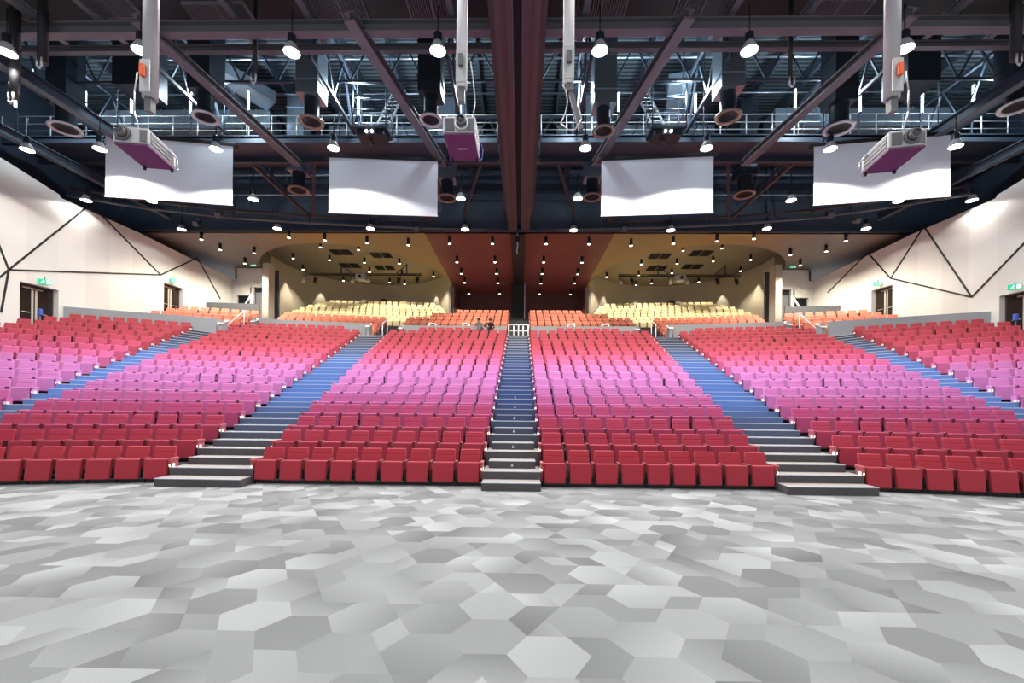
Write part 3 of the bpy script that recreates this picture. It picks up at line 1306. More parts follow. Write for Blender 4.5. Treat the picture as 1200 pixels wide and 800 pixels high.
for sd in (-1, 1):
    beam('roof_beam', (sd * .85, 13.55, 13.15), (sd * 25, 13.55, 13.15), .3, .36, MAUVE)
    beam('roof_beam', (sd * .85, 15.2, 13.95), (sd * 25, 15.2, 13.95), .2, .22, MAUVE)
    beam('roof_beam', (sd * .85, 23.7, 14.7), (sd * 25, 23.7, 14.7), .3, .3, BROWN)
    beam('roof_beam', (sd * .85, 24.5, 15.6), (sd * 25, 24.5, 15.6), .3, .35, DARKSTEEL)
    beam('roof_beam', (sd * 4.95, 12.9, 13.0), (sd * 3.55, 20.7, 13.0), .34, .3, MAUVE)
    beam('roof_beam', (sd * 11.3, 12.9, 13.0), (sd * 10.4, 20.7, 13.0), .32, .3, MAUVE if sd < 0 else MAUVE)
    beam('roof_beam', (sd * 17.4, 12.9, 13.0), (sd * 17.0, 21.5, 13.0), .32, .42, DARKSTEEL)
    beam('roof_beam', (sd * 22.5, 12.0, 13.2), (sd * 20.4, 25.6, 12.6), .3, .4, DARKSTEEL)
    # upper rafters and lattice trusses
    for x in (2.6, 7.6, 13.6, 19.6):
        mb = MB()
        mb.bar((sd * x, 16, 16.6), (sd * x, 26, 16.6), .14, .14)
        mb.bar((sd * x, 16, 14.4), (sd * x, 26, 14.4), .12, .12)
        for k in range(1, 6):
            ya, yb = 14 + 2 * k, 16 + 2 * k
            mb.bar((sd * x, ya, 14.4), (sd * x, (ya + yb) / 2, 16.6), .08, .08)
            mb.bar((sd * x, (ya + yb) / 2, 16.6), (sd * x, yb, 14.4), .08, .08)
        struct(mb.build('roof_truss', DARKSTEEL))
    # bracing between fascia and roof beam
    for x0, x1_ in ((3.3, 5.2), (7.2, 5.2), (10.0, 12.0), (14.0, 12.0), (1.6, 3.3)):
        mb = MB()
        mb.bar((sd * x0, 21.5, 14.4), (sd * x1_, 25.6, 12.6), .14, .14)
        struct(mb.build('roof_brace', BROWN))
    # short stub beams near the top front
    for x in (2.2, 6.6, 8.9, 13.2, 15.2, 19.5):
        mb = MB()
        ibeam(mb, (sd * x, 10.5, 13.6), (sd * (x - .25), 14.4, 13.6), .2, .25)
        struct(mb.build('roof_beam', MAUVE))

mb = MB()
mb.box(-25, -.85, 6.5, 15.85, 15.0, 15.12); mb.box(.85, 25, 6.5, 15.85, 15.0, 15.12)
struct(mb.build('ceiling_black_panels', BLACK))

for sd in (-1, 1):
    for yy, zz in ((18.4, 15.3), (23.0, 15.3)):
        mb = MB()
        mb.bar((sd * .9, yy, zz + 1.5), (sd * 24, yy, zz + 1.5), .12); mb.bar((sd * .9, yy, zz), (sd * 24, yy, zz), .1)
        for k in range(15):
            xa, xb = .9 + 1.54 * k, .9 + 1.54 * (k + 1)
            mb.bar((sd * xa, yy, zz), (sd * (xa + xb) / 2, yy, zz + 1.5), .06)
            mb.bar((sd * (xa + xb) / 2, yy, zz + 1.5), (sd * xb, yy, zz), .06)
        struct(mb.build('roof_truss', DARKSTEEL))
    mb = MB()
    for yy, zz, r in ((16.9, 16.2, .04), (17.3, 16.9, .03), (19.6, 17.2, .05), (21.8, 17.2, .04), (23.6, 16.3, .05), (25.5, 14.0, .04), (25.6, 15.2, .05)):
        mb.cyl((sd * .9, yy, zz), (sd * 24, yy, zz), r, 8)
    struct(mb.build('roof_conduits', GALV))

# brown louvre grilles
gi = 0
for (px, py, w, hint) in ((262, 22, 1.9, 'left, beside the grey pole'), (122, 3, 1.6, 'at the far left top edge'), (396, 5, 1.6, 'left of the centre, third from the left'),
                          (507, 10, 1.5, 'just left of the brown bulkhead'), (705, 10, 1.5, 'just right of the brown bulkhead'), (826, 3, 1.6, 'right of the centre, third from the right'),
                          (975, 18, 1.9, 'right, beside the grey pole')):
    p = at_z(px, py, 13.85)
    t = thing('ceiling_grille', 'brown slatted ceiling grille ' + hint, 'grille', p, 0, 'slatted ceiling grilles')
    b = MB()
    b.box(-w / 2, w / 2, -.55, -.5, -.02, .06); b.box(-w / 2, w / 2, .5, .55, -.02, .06)
    b.box(-w / 2, -w / 2 + .05, -.5, .5, -.02, .06); b.box(w / 2 - .05, w / 2, -.5, .5, -.02, .06); b.box(-.03, .03, -.5, .5, -.02, .06)
    b.build('frame', MAUVE, t)
    b = MB()
    for k in range(int(w / .075)):
        x = -w / 2 + .075 * (k + .5)
        b.box(x - .016, x + .016, -.5, .5, -.01, .05)
    b.build('slats', MAUVE, t)
    b = MB(); b.box(-w / 2, w / 2, -.55, .55, .06, .1); b.build('backing', BLACK, t)

# ------------------------------------------------------------------ catwalks
for sd in (-1, 1):
    t = thing('catwalk', 'dark steel catwalk with tube railings under the roof, %s of the bulkhead' % ('left' if sd < 0 else 'right'), 'catwalk', (sd * 12.6, 20.3, 13.85), 0, 'catwalks under the roof')
    xa, xb = -11.6, 11.6
    b = MB(); b.box(xa, xb, -.02, 1.6, .26, .32); b.build('deck', DARKSTEEL, t)
    b = MB(); ibeam(b, (xa, 0, 0), (xb, 0, 0), .2, .34); b.build('edge_beam', DARKSTEEL, t)
    b = MB(); ibeam(b, (xa, 1.6, 0), (xb, 1.6, 0), .2, .34); b.build('edge_beam', DARKSTEEL, t)
    for yy in (0.0, 1.6):
        b = MB()
        for zz in (.62, .95, 1.3):
            b.cyl((xa, yy, zz), (xb, yy, zz), .022, 6)
        x = xa
        while x <= xb + .01:
            b.cyl((x, yy, .3), (x, yy, 1.32), .025, 6); x += 1.16
        b.build('railing', ALU if yy == 0 else DARKSTEEL, t)
    # silvery perforated cable tray behind the lower beam
    t2 = MB()
    t2.box(min(sd * .9, sd * 12), max(sd * .9, sd * 12), 25.2, 25.99, 16.2, 16.45)
    tag(t2.build('cable_tray', GALV), 'silver perforated cable tray on the dark back wall, %s of the bulkhead' % ('left' if sd < 0 else 'right'), 'tray', 'cable trays')
    # ladder
    A, Bq = at_y(449 if sd < 0 else 771, 146, 20.5), at_y(468 if sd < 0 else 751, 106, 21.6)
    t = thing('ladder', 'steel ladder leaning up from the catwalk, %s of the bulkhead' % ('left' if sd < 0 else 'right'), 'ladder', A, 0, 'catwalk ladders')
    D = Bq - A
    side_v = Vector((.28, 0, 0))
    for h in (-1, 1):
        b = MB(); b.bar(side_v * h, D + side_v * h, .05, .09); b.build('rail', ALU, t)
    for k in range(1, 9):
        b = MB(); b.cyl(D * (k / 9) - side_v, D * (k / 9) + side_v, .022, 6); b.build('rung', ALU, t)
    # platform box with twin lights
    p = at_y(437 if sd < 0 else 780, 158, 19.6)
    t = thing('lighting_box', 'dark boxed platform with twin small lights hanging at the %s catwalk' % ('left' if sd < 0 else 'right'), 'light box', p, 0, 'boxed platforms at the catwalks')
    b = MB(); b.box(-.75, .75, -.5, .5, 0, .14, None, .02, 1); b.box(-.6, .6, -.4, .4, -.22, 0, None, .02, 1); b.build('housing', DKDUCT, t)
    for x in (-.14, .1):
        b = MB(); b.cyl((x, -.42, -.1), (x, -.46, -.1), .055, 12); b.build('lamp', LAMPGLOW, t)
    b = MB()
    for x in (-.72, .72):
        for y in (-.48, .48):
            b.cyl((x, y, .1), (x, y, 1.9), .03, 6)
    for z in (.8, 1.3, 1.9):
        b.cyl((-.72, -.48, z), (.72, -.48, z), .02, 6); b.cyl((-.72, .48, z), (.72, .48, z), .02, 6)
        b.cyl((-.72, -.48, z), (-.72, .48, z), .02, 6); b.cyl((.72, -.48, z), (.72, .48, z), .02, 6)
    b.build('cage', DARKSTEEL, t)
    b = MB(); b.bar((-.15, 0, -.2), (-.02, .1, -.42), .12); b.build('bracket', BROWN, t)
    for x in (-.72, .72):
        b = MB(); b.cyl((x, 0, 1.85), (x, 0, 18 - p.z), .02, 6); b.build('hanging_rod', DARKSTEEL, t)

# fluorescent tubes
tubes = [(18, 115), (100, 118), (154, 122), (223, 122), (291, 118), (420, 124), (725, 120), (815, 121), (932, 116), (1008, 120), (1081, 121), (1141, 111)]
for i, (px, py) in enumerate(tubes):
    p = at_y(px, py, 20.2)
    t = thing('tube_light', 'upright glowing fluorescent tube on the catwalk, %s from the left' % ORD[i + 1], 'tube light', p, 0, 'upright tubes on the catwalks')
    b = MB(); b.cyl((0, 0, -.42), (0, 0, .42), .045, 10); b.build('tube', TUBEGLOW, t)
    for z_ in (.42, -.48):
        b = MB(); b.cyl((0, 0, z_), (0, 0, z_ + .06), .055, 10); b.build('end_cap', PDARK, t)
    b = MB(); b.box(-.03, .03, .06, .1, 14.17 - p.z, .5); b.build('mounting_post', DARKSTEEL, t)


# ------------------------------------------------------------------ ducts and nozzles
def nozzle(px, py, z, dia, label, mat_ring=ALU, duct_h=None, tilt=0.0, dw=.85):
    p = at_z(px, py, z)
    t = thing('air_nozzle', label, 'air nozzle', p, 0, 'round air nozzles on square ducts')
    r = dia / 2
    b = MB()
    b.lathe([(r * .72, .02), (r * .98, .0), (r, .03), (r * .98, .07), (r * .72, .06)], 28, closed=True)
    b.build('ring', mat_ring, t)
    b = MB()
    b.lathe([(r * .74, .05), (r * .60, .22), (r * .60, .95)], 24)
    b.build('neck', DKDUCT, t)
    b = MB(); b.lathe([(r * .7, .06), (r * .35, .16), (.001, .17)], 24); b.build('baffle', BLACK, t)
    b = MB()
    w = dw / 2
    near = min(abs(p.x - i_ * 1.95) for i_ in range(-12, 13))
    b.box(-w, w, -w, w, .9, (17.448 if near < w + .1 else 17.995) - z)
    for k in range(3):
        zz = 1.4 + k * 1.3
        b.box(-w - .03, w + .03, -w - .03, w + .03, zz, zz + .06)
    b.build('duct', GALV if mat_ring is COPPER and abs(px - 600) < 260 else DKDUCT, t)


NZ = [(77, 152, 13.3, 1.18, 'leftmost in the front row', ALU), (241, 139, 12.7, .95, 'second from left, front row', ALU), (365, 144, 12.7, .95, 'third from left, front row', COPPER),
      (505, 142, 12.7, .88, 'left of the bulkhead beside a projector', ALU), (707, 155, 12.5, .88, 'just right of the bulkhead', COPPER), (853, 138, 12.7, .95, 'third from right, front row', COPPER),
      (983, 152, 12.5, 1.05, 'second from right, front row', ALU), (1192, 126, 12.9, 1.1, 'at the right edge', ALU),
      (350, 224, 12.75, 1.08, 'left of inner left screen', COPPER), (524, 233, 12.5, 1.03, 'right of inner left screen', COPPER),
      (694, 232, 12.5, 1.03, 'left of inner right screen', COPPER), (872, 229, 12.75, 1.08, 'right of inner right screen', COPPER)]
for (px, py, z, d, lb, mr) in NZ:
    nozzle(px, py, z, d, 'round air nozzle below a square duct, ' + lb, mr)


def duct(name, lab, pts, w, h, m):
    mb = MB()
    for a, b in zip(pts[:-1], pts[1:]):
        mb.bar(a, b, w, h)
        a = Vector(a); b = Vector(b)
        L = (b - a).length
        for k in range(int(L / 1.2)):
            q = a + (b - a) * ((k + .5) * 1.2 / L)
            dd = (b - a).normalized() * .03
            mb.bar(q - dd, q + dd, w + .06, h + .06)
    return tag(mb.build(name, m), lab, 'duct', 'large air ducts under the roof')


duct('air_duct', 'long galvanised air duct under the roof, left side', [(-21, 22.5, 16.1), (-12.5, 22.5, 16.1)], 1.1, .9, GALV)
duct('air_duct', 'galvanised air duct under the roof, between the left inner screen and bulkhead', [(-10.5, 24.6, 16.75), (-2.0, 24.6, 16.75)], .9, .8, GALV)
duct('air_duct', 'galvanised air duct under the roof, right of the bulkhead', [(2.0, 24.6, 16.75), (10.5, 24.6, 16.75)], .9, .8, GALV)
duct('air_duct', 'long galvanised air duct under the roof, right side', [(12.5, 22.5, 16.1), (21, 22.5, 16.1)], 1.1, .9, GALV)
duct('air_duct', 'bright sloping air duct high up, right of the centre', [(7.2, 20.0, 16.6), (7.8, 22.7, 15.9)], 1.0, .6, GALV)
duct('air_duct', 'bright air duct high up beside the left grey pole', [(-14.2, 19.0, 16.9), (-12.2, 21.6, 16.7)], 1.0, .5, GALV)
duct('air_duct', 'dark square duct dropping at the left side', [(-15.0, 17.3, 17.44), (-15.0, 17.3, 14.0)], 1.2, 1.2, DKDUCT)
duct('air_duct', 'dark square duct dropping at the right side', [(15.0, 17.3, 17.44), (15.0, 17.3, 14.0)], 1.2, 1.2, DKDUCT)

# ------------------------------------------------------------------ screens
SCR = [((124, 158), (273, 172), (271, 243), (119, 228), 18.7, 19.5, 'outer left', 'leftmost'),
       ((386, 184), (513, 190), (512, 254), (383, 249), 19.4, 19.75, 'inner left', 'left of the bulkhead'),
       ((705, 189), (836, 183), (837, 248), (704, 255), 19.75, 19.4, 'inner right', 'right of the bulkhead'),
       ((954, 175), (1114, 155), (1118, 228), (955, 243), 19.2, 18.4, 'outer right', 'rightmost')]
for tl_, tr_, br_, bl_, ya, yb, nm, wh in SCR:
    a, b = at_y(*tl_, ya), at_y(*tr_, yb)
    c, d = at_y(*br_, yb), at_y(*bl_, ya)
    zt = (a.z + b.z) / 2; zb = (c.z + d.z) / 2
    L = (Vector((b.x, b.y)) - Vector((a.x, a.y))).length
    ang = math.atan2(b.y - a.y, b.x - a.x)
    t = thing('projection_screen', 'white hanging projection screen, %s of the four' % ('leftmost' if nm == 'outer left' else 'rightmost' if nm == 'outer right' else 'first ' + wh), 'screen', ((a.x + b.x) / 2, (a.y + b.y) / 2, zb), ang, 'white projection screens')
    h = zt - zb
    q = MB(); q.box(-L / 2, L / 2, -.01, .01, .03, h); q.build('screen_fabric', SCREEN, t)
    q = MB(); q.box(-L / 2 - .02, L / 2 + .02, -.025, .025, 0, .045); q.build('bottom_bar', WHITE, t)
    q = MB(); q.box(-L / 2 - .15, L / 2 + .15, -.05, .2, h, h + .16, None, .03, 2); q.build('roller_case', BLACK, t)
    for x in (-L / 2 + .4, L / 2 - .4):
        q = MB()
        q.cyl((x, .07, h + .16), (x, .07, 18 - zb), .02, 6)
        q.build('hanging_rod', DARKSTEEL, t)

# ------------------------------------------------------------------ projector poles and projectors
for i, (px, pyb, nm) in enumerate(((176, 116, 'far left'), (541, 104, 'left of the bulkhead'), (666, 100, 'right of the bulkhead'), (1045, 116, 'far right'))):
    p = at_y(px, pyb, 9.5)
    t = thing('projector_pole', 'thick grey white hanging pole, ' + ('leftmost with a projector' if i == 0 else 'beside the bulkhead with a projector' if i == 1 else 'right of the bulkhead with only loose cables' if i == 2 else 'rightmost with a projector'), 'pole', p, 0, 'projector poles')
    r = .145 if i in (0, 3) else .12
    b = MB(); b.cyl((0, 0, 0), (0, 0, 15 - p.z), r, 24); b.build('tube', WHITE if i in (1, 2) else PGREY, t)
    b = MB(); b.box(-.11, .11, -r - .02, -r + .02, .05, .75, None, .01, 1); b.build('cover_plate', PGREY, t)
    b = MB(); b.box(-.05, .05, -r - .1, -r - .02, .35, .6, None, .01, 1); b.build('socket_box', ORANGE if i in (0, 3) else PDARK, t)
    b = MB()
    if i == 2:
        b.bar((0, 0, 0), (.05, 0, -.15), .16, .16); b.bar((.05, 0, -.15), (.28, 0, -.95), .1, .1)
    else:
        b.bar((0, 0, .02), (0, 0, -.3), .14, .14)
    b.build('arm', MAUVE if i == 2 else PDARK, t)
    b = MB()
    if i == 2:
        pts = [Vector((-.12, -.05, 0)) + Vector((.0 + .1 * math.sin(k * .5), 0, -.12 * k)) for k in range(8)]
        pts += [Vector((.0, -.05, -.98)), Vector((.15, -.05, -.98)), Vector((.28, -.05, -.75)), Vector((.22, -.05, -.5))]
    else:
        sx = 1 if i in (1, 3) else -1
        pts = [Vector((sx * .2, -.1, .5)), Vector((sx * .26, -.1, .1)), Vector((sx * .3, -.05, -.3)), Vector((sx * .25, 0, -.62))]
    b.tube(pts, .014, 6); b.build('cable', ALU, t)


def projector(px, py, rz, label, mark=False):
    p = at_y(px, py, 9.3)
    t = thing('projector', label, 'projector', p, rz, 'hanging projectors')
    W, D, H = .34, 1.0, .36      # half width, depth, height; front at y=0
    b = MB(); b.box(-W, W, 0, D, .02, H, None, .03, 3); b.build('body', PGREY, t)
    b = MB(); b.box(-W + .01, W - .01, .02, D - .01, -.025, .02, None, .012, 2); bs = b.build('base_panel', PURPLE, t)
    b = MB()
    b.box(.17, W - .03, -.012, .01, .05, H - .05, None, .008, 1); b.build('front_vent', PDARK, t)
    b = MB()
    b.box(-W + .04, -.1, -.012, .01, .05, H - .05, None, .008, 1)
    for k in range(8):
        z = .07 + k * .032
        b.box(-W + .06, -.12, -.018, -.01, z, z + .012)
    b.build('front_vent', PDARK, t)
    lx = .05 if mark else (-.14 if px < 600 else .06)
    b = MB(); b.lathe([(.1, -.0), (.155, -.02), (.155, -.05), (.11, -.06), (.10, .02)], 24, c=(lx, 0, .2), axis='y'); b.build('lens_ring', ALU if mark else PDARK, t)
    b = MB(); b.cyl((lx, .02, .2), (lx, -.16, .2), .095, 20); l = b.build('lens', PDARK, t)
    b = MB(); b.lathe([(.075, -.165), (.05, -.175), (.001, -.178)], 20, c=(lx, 0, .2), axis='y'); b.build('lens_glass', GLASS, l)
    for h in (-1, 1):
        b = MB()
        b.box(*sorted((h * (W - .005), h * (W + .004))), .07, D - .09, .06, .32)
        for k in range(3):
            z = .08 + k * .085
            b.box(*sorted((h * W, h * (W + .012))), .08, D - .1, z, z + .05, None)
        b.build('side_vent', PDARK, t)
    for x in (-W + .05, W - .05):
        b = MB(); b.cyl((x, D - .06, -.085), (x, D - .06, -.02), .035, 10); b.build('foot', BLACK, t)
    b = MB(); b.box(-.18, .18, .3, .7, H, H + .05); b.bar((0, .5, H), (0, .5, H + .2), .12); b.build('mount', PDARK, t)
    b = MB()
    sx = -1 if px > 600 and not mark else 1
    b.tube([(sx * (W + .02), D - .25, .3), (sx * (W + .08), D - .1, .2), (sx * (W + .06), D - .05, .0), (sx * (W - .02), D, -.05)], .012, 6)
    b.build('cable', BLUEP if mark else ALU, t)
    if mark:
        b = MB()   # tiny pale lettering strip, unreadable in the photograph
        xs_ = -.1
        for k in range(9):
            b.box(xs_, xs_ + .017, .5, .535, -.029, -.024); xs_ += .024
        b.build('lettering', WHITE, bs)


projector(153, 168, math.radians(10), 'grey projector with purple underside hanging from the leftmost pole')
projector(538, 156, 0, 'grey projector with purple underside hanging just left of the brown bulkhead', True)
projector(1064, 172, math.radians(-10), 'grey projector with purple underside hanging from the rightmost pole')

# black hanging pipes
for (px, py, y, lb) in ((50, 74, 13.2, 'black hanging pipe with hooked end, near the left edge'), (17, 115, 13.2, 'black hanging pipe at the left edge, behind the lamp'), (926, 96, 14.0, 'black hanging pipe right of the centre'),
                        (1190, 70, 13.0, 'black hanging pipe at the right edge'), (299, 92, 14, 'black hanging pipe between two lamps on the left')):
    p = at_y(px, py, y)
    t = thing('hanging_pipe', lb, 'pipe', p, 0, 'black hanging pipes')
    b = MB(); b.cyl((0, 0, .0), (0, 0, 15 - p.z), .13 if px in (50, 17, 1190) else .06, 14); b.build('tube', BLACK, t)
    b = MB()
    b.tube([(-.07, -.1, .1), (-.07, -.1, -.15), (0, -.1, -.24), (.07, -.1, -.15), (.07, -.1, .1)], .025, 8); b.build('hook', ALU, t)

# hook and chain at the bulkhead end
p = Vector((-.1, 25.9, 11.6))
t = thing('chain_hoist', 'small dark chain hoist hanging at the end of the brown bulkhead', 'hoist', p, 0)
b = MB(); b.box(-.14, .14, -.1, .1, -.15, .2, None, .03, 2); b.build('hoist_body', BLACK, t)
b = MB(); b.cyl((0, 0, .2), (0, 0, .49), .02, 6); b.tube([(0, 0, -.15), (.02, 0, -.4), (-.02, 0, -.6), (0, 0, -.85)], .03, 6); b.build('chain', ALU, t)

# ------------------------------------------------------------------ curved lighting pipe in front of the fascia
for sd in (-1, 1):
    pts = []
    for px, py in (((75, 228), (170, 243), (270, 254), (360, 260), (440, 264), (520, 267), (590, 268.5)) if sd < 0 else ((1140, 226), (1050, 241), (955, 254), (870, 261), (790, 265), (710, 267), (634, 268.5))):
        pts.append(at_z(px, py, 12.2) + Vector((0, .12, 0)))
    b = MB(); b.tube(pts, .07, 10)
    up = Vector((0, .25, .5))
    t = thing('lighting_pipe', 'long curved double pipe carrying lamps below the fascia, %s half' % ('left' if sd < 0 else 'right'), 'pipe', (0, 0, 0), 0, 'curved lighting pipes')
    b.build('lower_pipe', PDARK, t)
    b = MB(); b.tube([p + up for p in pts], .07, 10); b.build('upper_pipe', BROWN, t)
    for p, q in zip(pts[:-1], pts[1:]):
        for f in (0, .5):
            r = p + (q - p) * f
            b = MB()
            b.bar(r, r + up, .05); b.cyl(r, r + Vector((0, 0, .0)) + up * 1.0 + Vector((0, .3, 1.2)), .02, 6)
            b.build('hanger', DARKSTEEL, t)
    # moving-head spotlights on the pipe
    for px, py, lb in (((257, 252, 'outer'), (231, 262, 'lower outer'), (489, 268, 'inner')) if sd < 0 else ((972, 252, 'outer'), (1003, 258, 'lower outer'), (731, 268, 'inner'))):
        p = at_z(px, py, 11.85)
        t = thing('spotlight', 'small dark stage spotlight on the curved pipe, %s %s one' % (lb, 'left' if sd < 0 else 'right'), 'spotlight', p, 0, 'spotlights on the curved pipes')
        b = MB(); b.cyl((0, .12, .04), (0, -.18, -.1), .12, 14, r2=.15); b.build('can', PDARK, t)
        b = MB(); b.box(-.17, -.14, -.03, .03, -.05, .25); b.box(.14, .17, -.03, .03, -.05, .25); b.box(-.17, .17, -.03, .03, .22, .26); b.build('yoke', BLACK, t)

# ------------------------------------------------------------------ pendant lamps
LROWS = [('first', 12.0, [(8, 62), (165, 60), (342, 62), (513, 60), (703, 60), (878, 60), (1060, 58)]),
         ('second', 12.0, [(32, 176), (117, 175), (253, 175), (391, 174), (686, 174), (828, 174), (973, 175), (1120, 172)]),
         ('third', 12.0, [(101, 235), (178, 236), (297, 234), (540, 233), (677, 233), (927, 235), (1053, 236), (1139, 235)]),
         ('fourth', 12.0, [(213, 269), (325, 268), (434, 268), (545, 269), (672, 270), (786, 270), (899, 268), (1015, 268)])]
sh = MB()
sh.lathe([(.23, .0), (.222, .06), (.16, .19), (.12, .26)], 24)
me_shade = sh.mesh('lamp_shade', PGREY)
hb = MB(); hb.lathe([(.12, .26), (.12, .5), (.05, .56), (.001, .57)], 18); me_house = hb.mesh('lamp_housing', DKDUCT)
lb_ = MB(); lb_.lathe([(.22, .01), (.15, -.015), (.001, -.025)], 24); me_lens = lb_.mesh('lamp_lens', LAMPGLOW)
st = MB(); st.cyl((0, 0, .56), (0, 0, 1.3), .02, 8); me_stem = st.mesh('lamp_stem', BLACK)


def spot(p, power, size=150, blend=.15, color=(1, .97, .93), rad=.12, name='lamp_light', aim=None):
    l = bpy.data.lights.new(name, 'SPOT')
    l.energy = power
    l.spot_size = math.radians(size)
    l.spot_blend = blend
    l.color = color
    l.shadow_soft_size = rad
    o = bpy.data.objects.new(name, l)
    COL.objects.link(o)
    o.location = p
    if aim is not None:
        o.rotation_euler = (Vector(aim) - Vector(p)).to_track_quat('-Z', 'Y').to_euler()
    return o


def point(p, power, color=(1, 1, 1), rad=.2):
    l = bpy.data.lights.new('lamp_light', 'POINT')
    l.energy = power; l.color = color; l.shadow_soft_size = rad
    o = bpy.data.objects.new('lamp_light', l)
    COL.objects.link(o); o.location = p
    return o


LP = {'first': 1300, 'second': 1350, 'third': 400, 'fourth': 380}
for rn, z, L in LROWS:
    for i, (px, py) in enumerate(L):
        p = at_z(px, py, z)
        t = thing('pendant_lamp', 'glowing white pendant lamp, %s from the left in the %s row from the stage' % (ORD[i + 1], rn), 'lamp', p, 0, 'pendant lamps over the seats')
        mk('lamp_shade', me_shade, t, (1, 1, 1)); mk('lamp_housing', me_house, t, (1, 1, 1)); mk('lamp_lens', me_lens, t, (1, 1, 1)); mk('lamp_stem', me_stem, t, (1, 1, 1))
        spot(p + Vector((0, 0, -.06)), LP[rn] * (.5 if abs(p.x) > 16 else 1))
# unseen fill lamps added over the stage side for frontal light
for y in (8.2, 4.0, 0.0):
    for x in (-15, -9, -3, 3, 9, 15):
        spot((x, y, 12.0), 420, 140, .5)

# unseen cool fill lights added among the roof steel, besides the tubes
for x in (-20, -13, -7, -2.5, 2.5, 7, 13, 20):
    point((x, 19.0, 15.2), 480, (.76, .92, 1), .3)

# ------------------------------------------------------------------ downlights in the soffits
cy = MB(); cy.cyl((0, 0, .02), (0, 0, .42), .09, 14); me_dlb = cy.mesh('downlight_can', BLACK)
cy = MB(); cy.cyl((0, 0, 0), (0, 0, .03), .085, 14); me_dll = cy.mesh('downlight_lens', DOWNGLOW)
DLs = {'gold': [(338.5, 279), (380.5, 282), (430, 285), (478.5, 287.5)],
       'drum': [(375.5, 290), (420, 293), (343.5, 303), (386, 305), (427, 308), (464, 296), (468, 309), (507.5, 312), (355, 316), (508, 324), (402.5, 329), (456.5, 331), (474, 333), (433, 319), (471, 322)],
       'red': [(527, 286), (577, 286), (535.5, 307.5), (580, 307.5), (540.5, 321), (582, 321), (544.5, 331.5), (583.5, 332), (549.5, 344.5), (585.5, 344.5)],
       'corner': [(236, 281), (258, 293), (298, 297), (287, 309)]}
for key, L in DLs.items():
    zc = ZD if key == 'drum' else ZS
    for sd in (-1, 1):
        for i, (px, py) in enumerate(L):
            p = at_z(px, py, zc - .44)
            if key == 'red':
                p.y = min(p.y, 39.6)
            p.x = sd * (abs(p.x) if key != 'red' else max(.75, abs(p.x)))
            where = {'gold': 'gold soffit', 'drum': 'round bay ceiling', 'red': 'half of red brown centre soffit', 'corner': 'dark corner soffit'}[key]
            t = thing('downlight', 'black cylinder downlight, %s %s, %s counted from the outer front' % ('left' if sd < 0 else 'right', where, ORD[i + 1]), 'downlight', p, 0, 'cylinder downlights in the soffits')
            mk('downlight_can', me_dlb, t, (1, 1, 1)); mk('downlight_lens', me_dll, t, (1, 1, 1))
            spot(p + Vector((0, 0, -.03)), {'gold': 450, 'drum': 800, 'red': 650, 'corner': 900}[key], 150 if key == 'corner' else 95, .6, (1, .9, .74), .06)
# wall washers along the curved wall
for sd in (-1, 1):
    for a in (8, 38, 70, 103, 135, 160):
        x, y = drum_pt(math.radians(a), -.45)
        spot((sd * x, y, 13.2), 450, 50, .4, (1, .93, .8), .04)

# soffit vents
for sd in (-1, 1):
    for i, (px, py) in enumerate(((400, 295.5), (447, 299), (410, 311), (451, 313.5))):
        p = at_z(px, py, ZD - .02)
        p.x = sd * abs(p.x)
        t = thing('soffit_vent', 'pair of dark square vents in the %s round bay ceiling, %s' % ('left' if sd < 0 else 'right', ('front outer', 'front inner', 'rear outer', 'rear inner')[i]), 'vent', p, 0, 'vents in the bay ceilings')
        for h in (-1, 1):
            b = MB(); b.box(h * .42 - .36, h * .42 + .36, -.55, .55, -.03, .0)
            v = b.build('vent_panel', BLACK, t)
            b = MB()
            for k in range(9):
                b.box(h * .42 - .34, h * .42 + .34, -.5 + k * .12, -.47 + k * .12, -.05, -.03)
            b.build('louvres', BLACK, v)

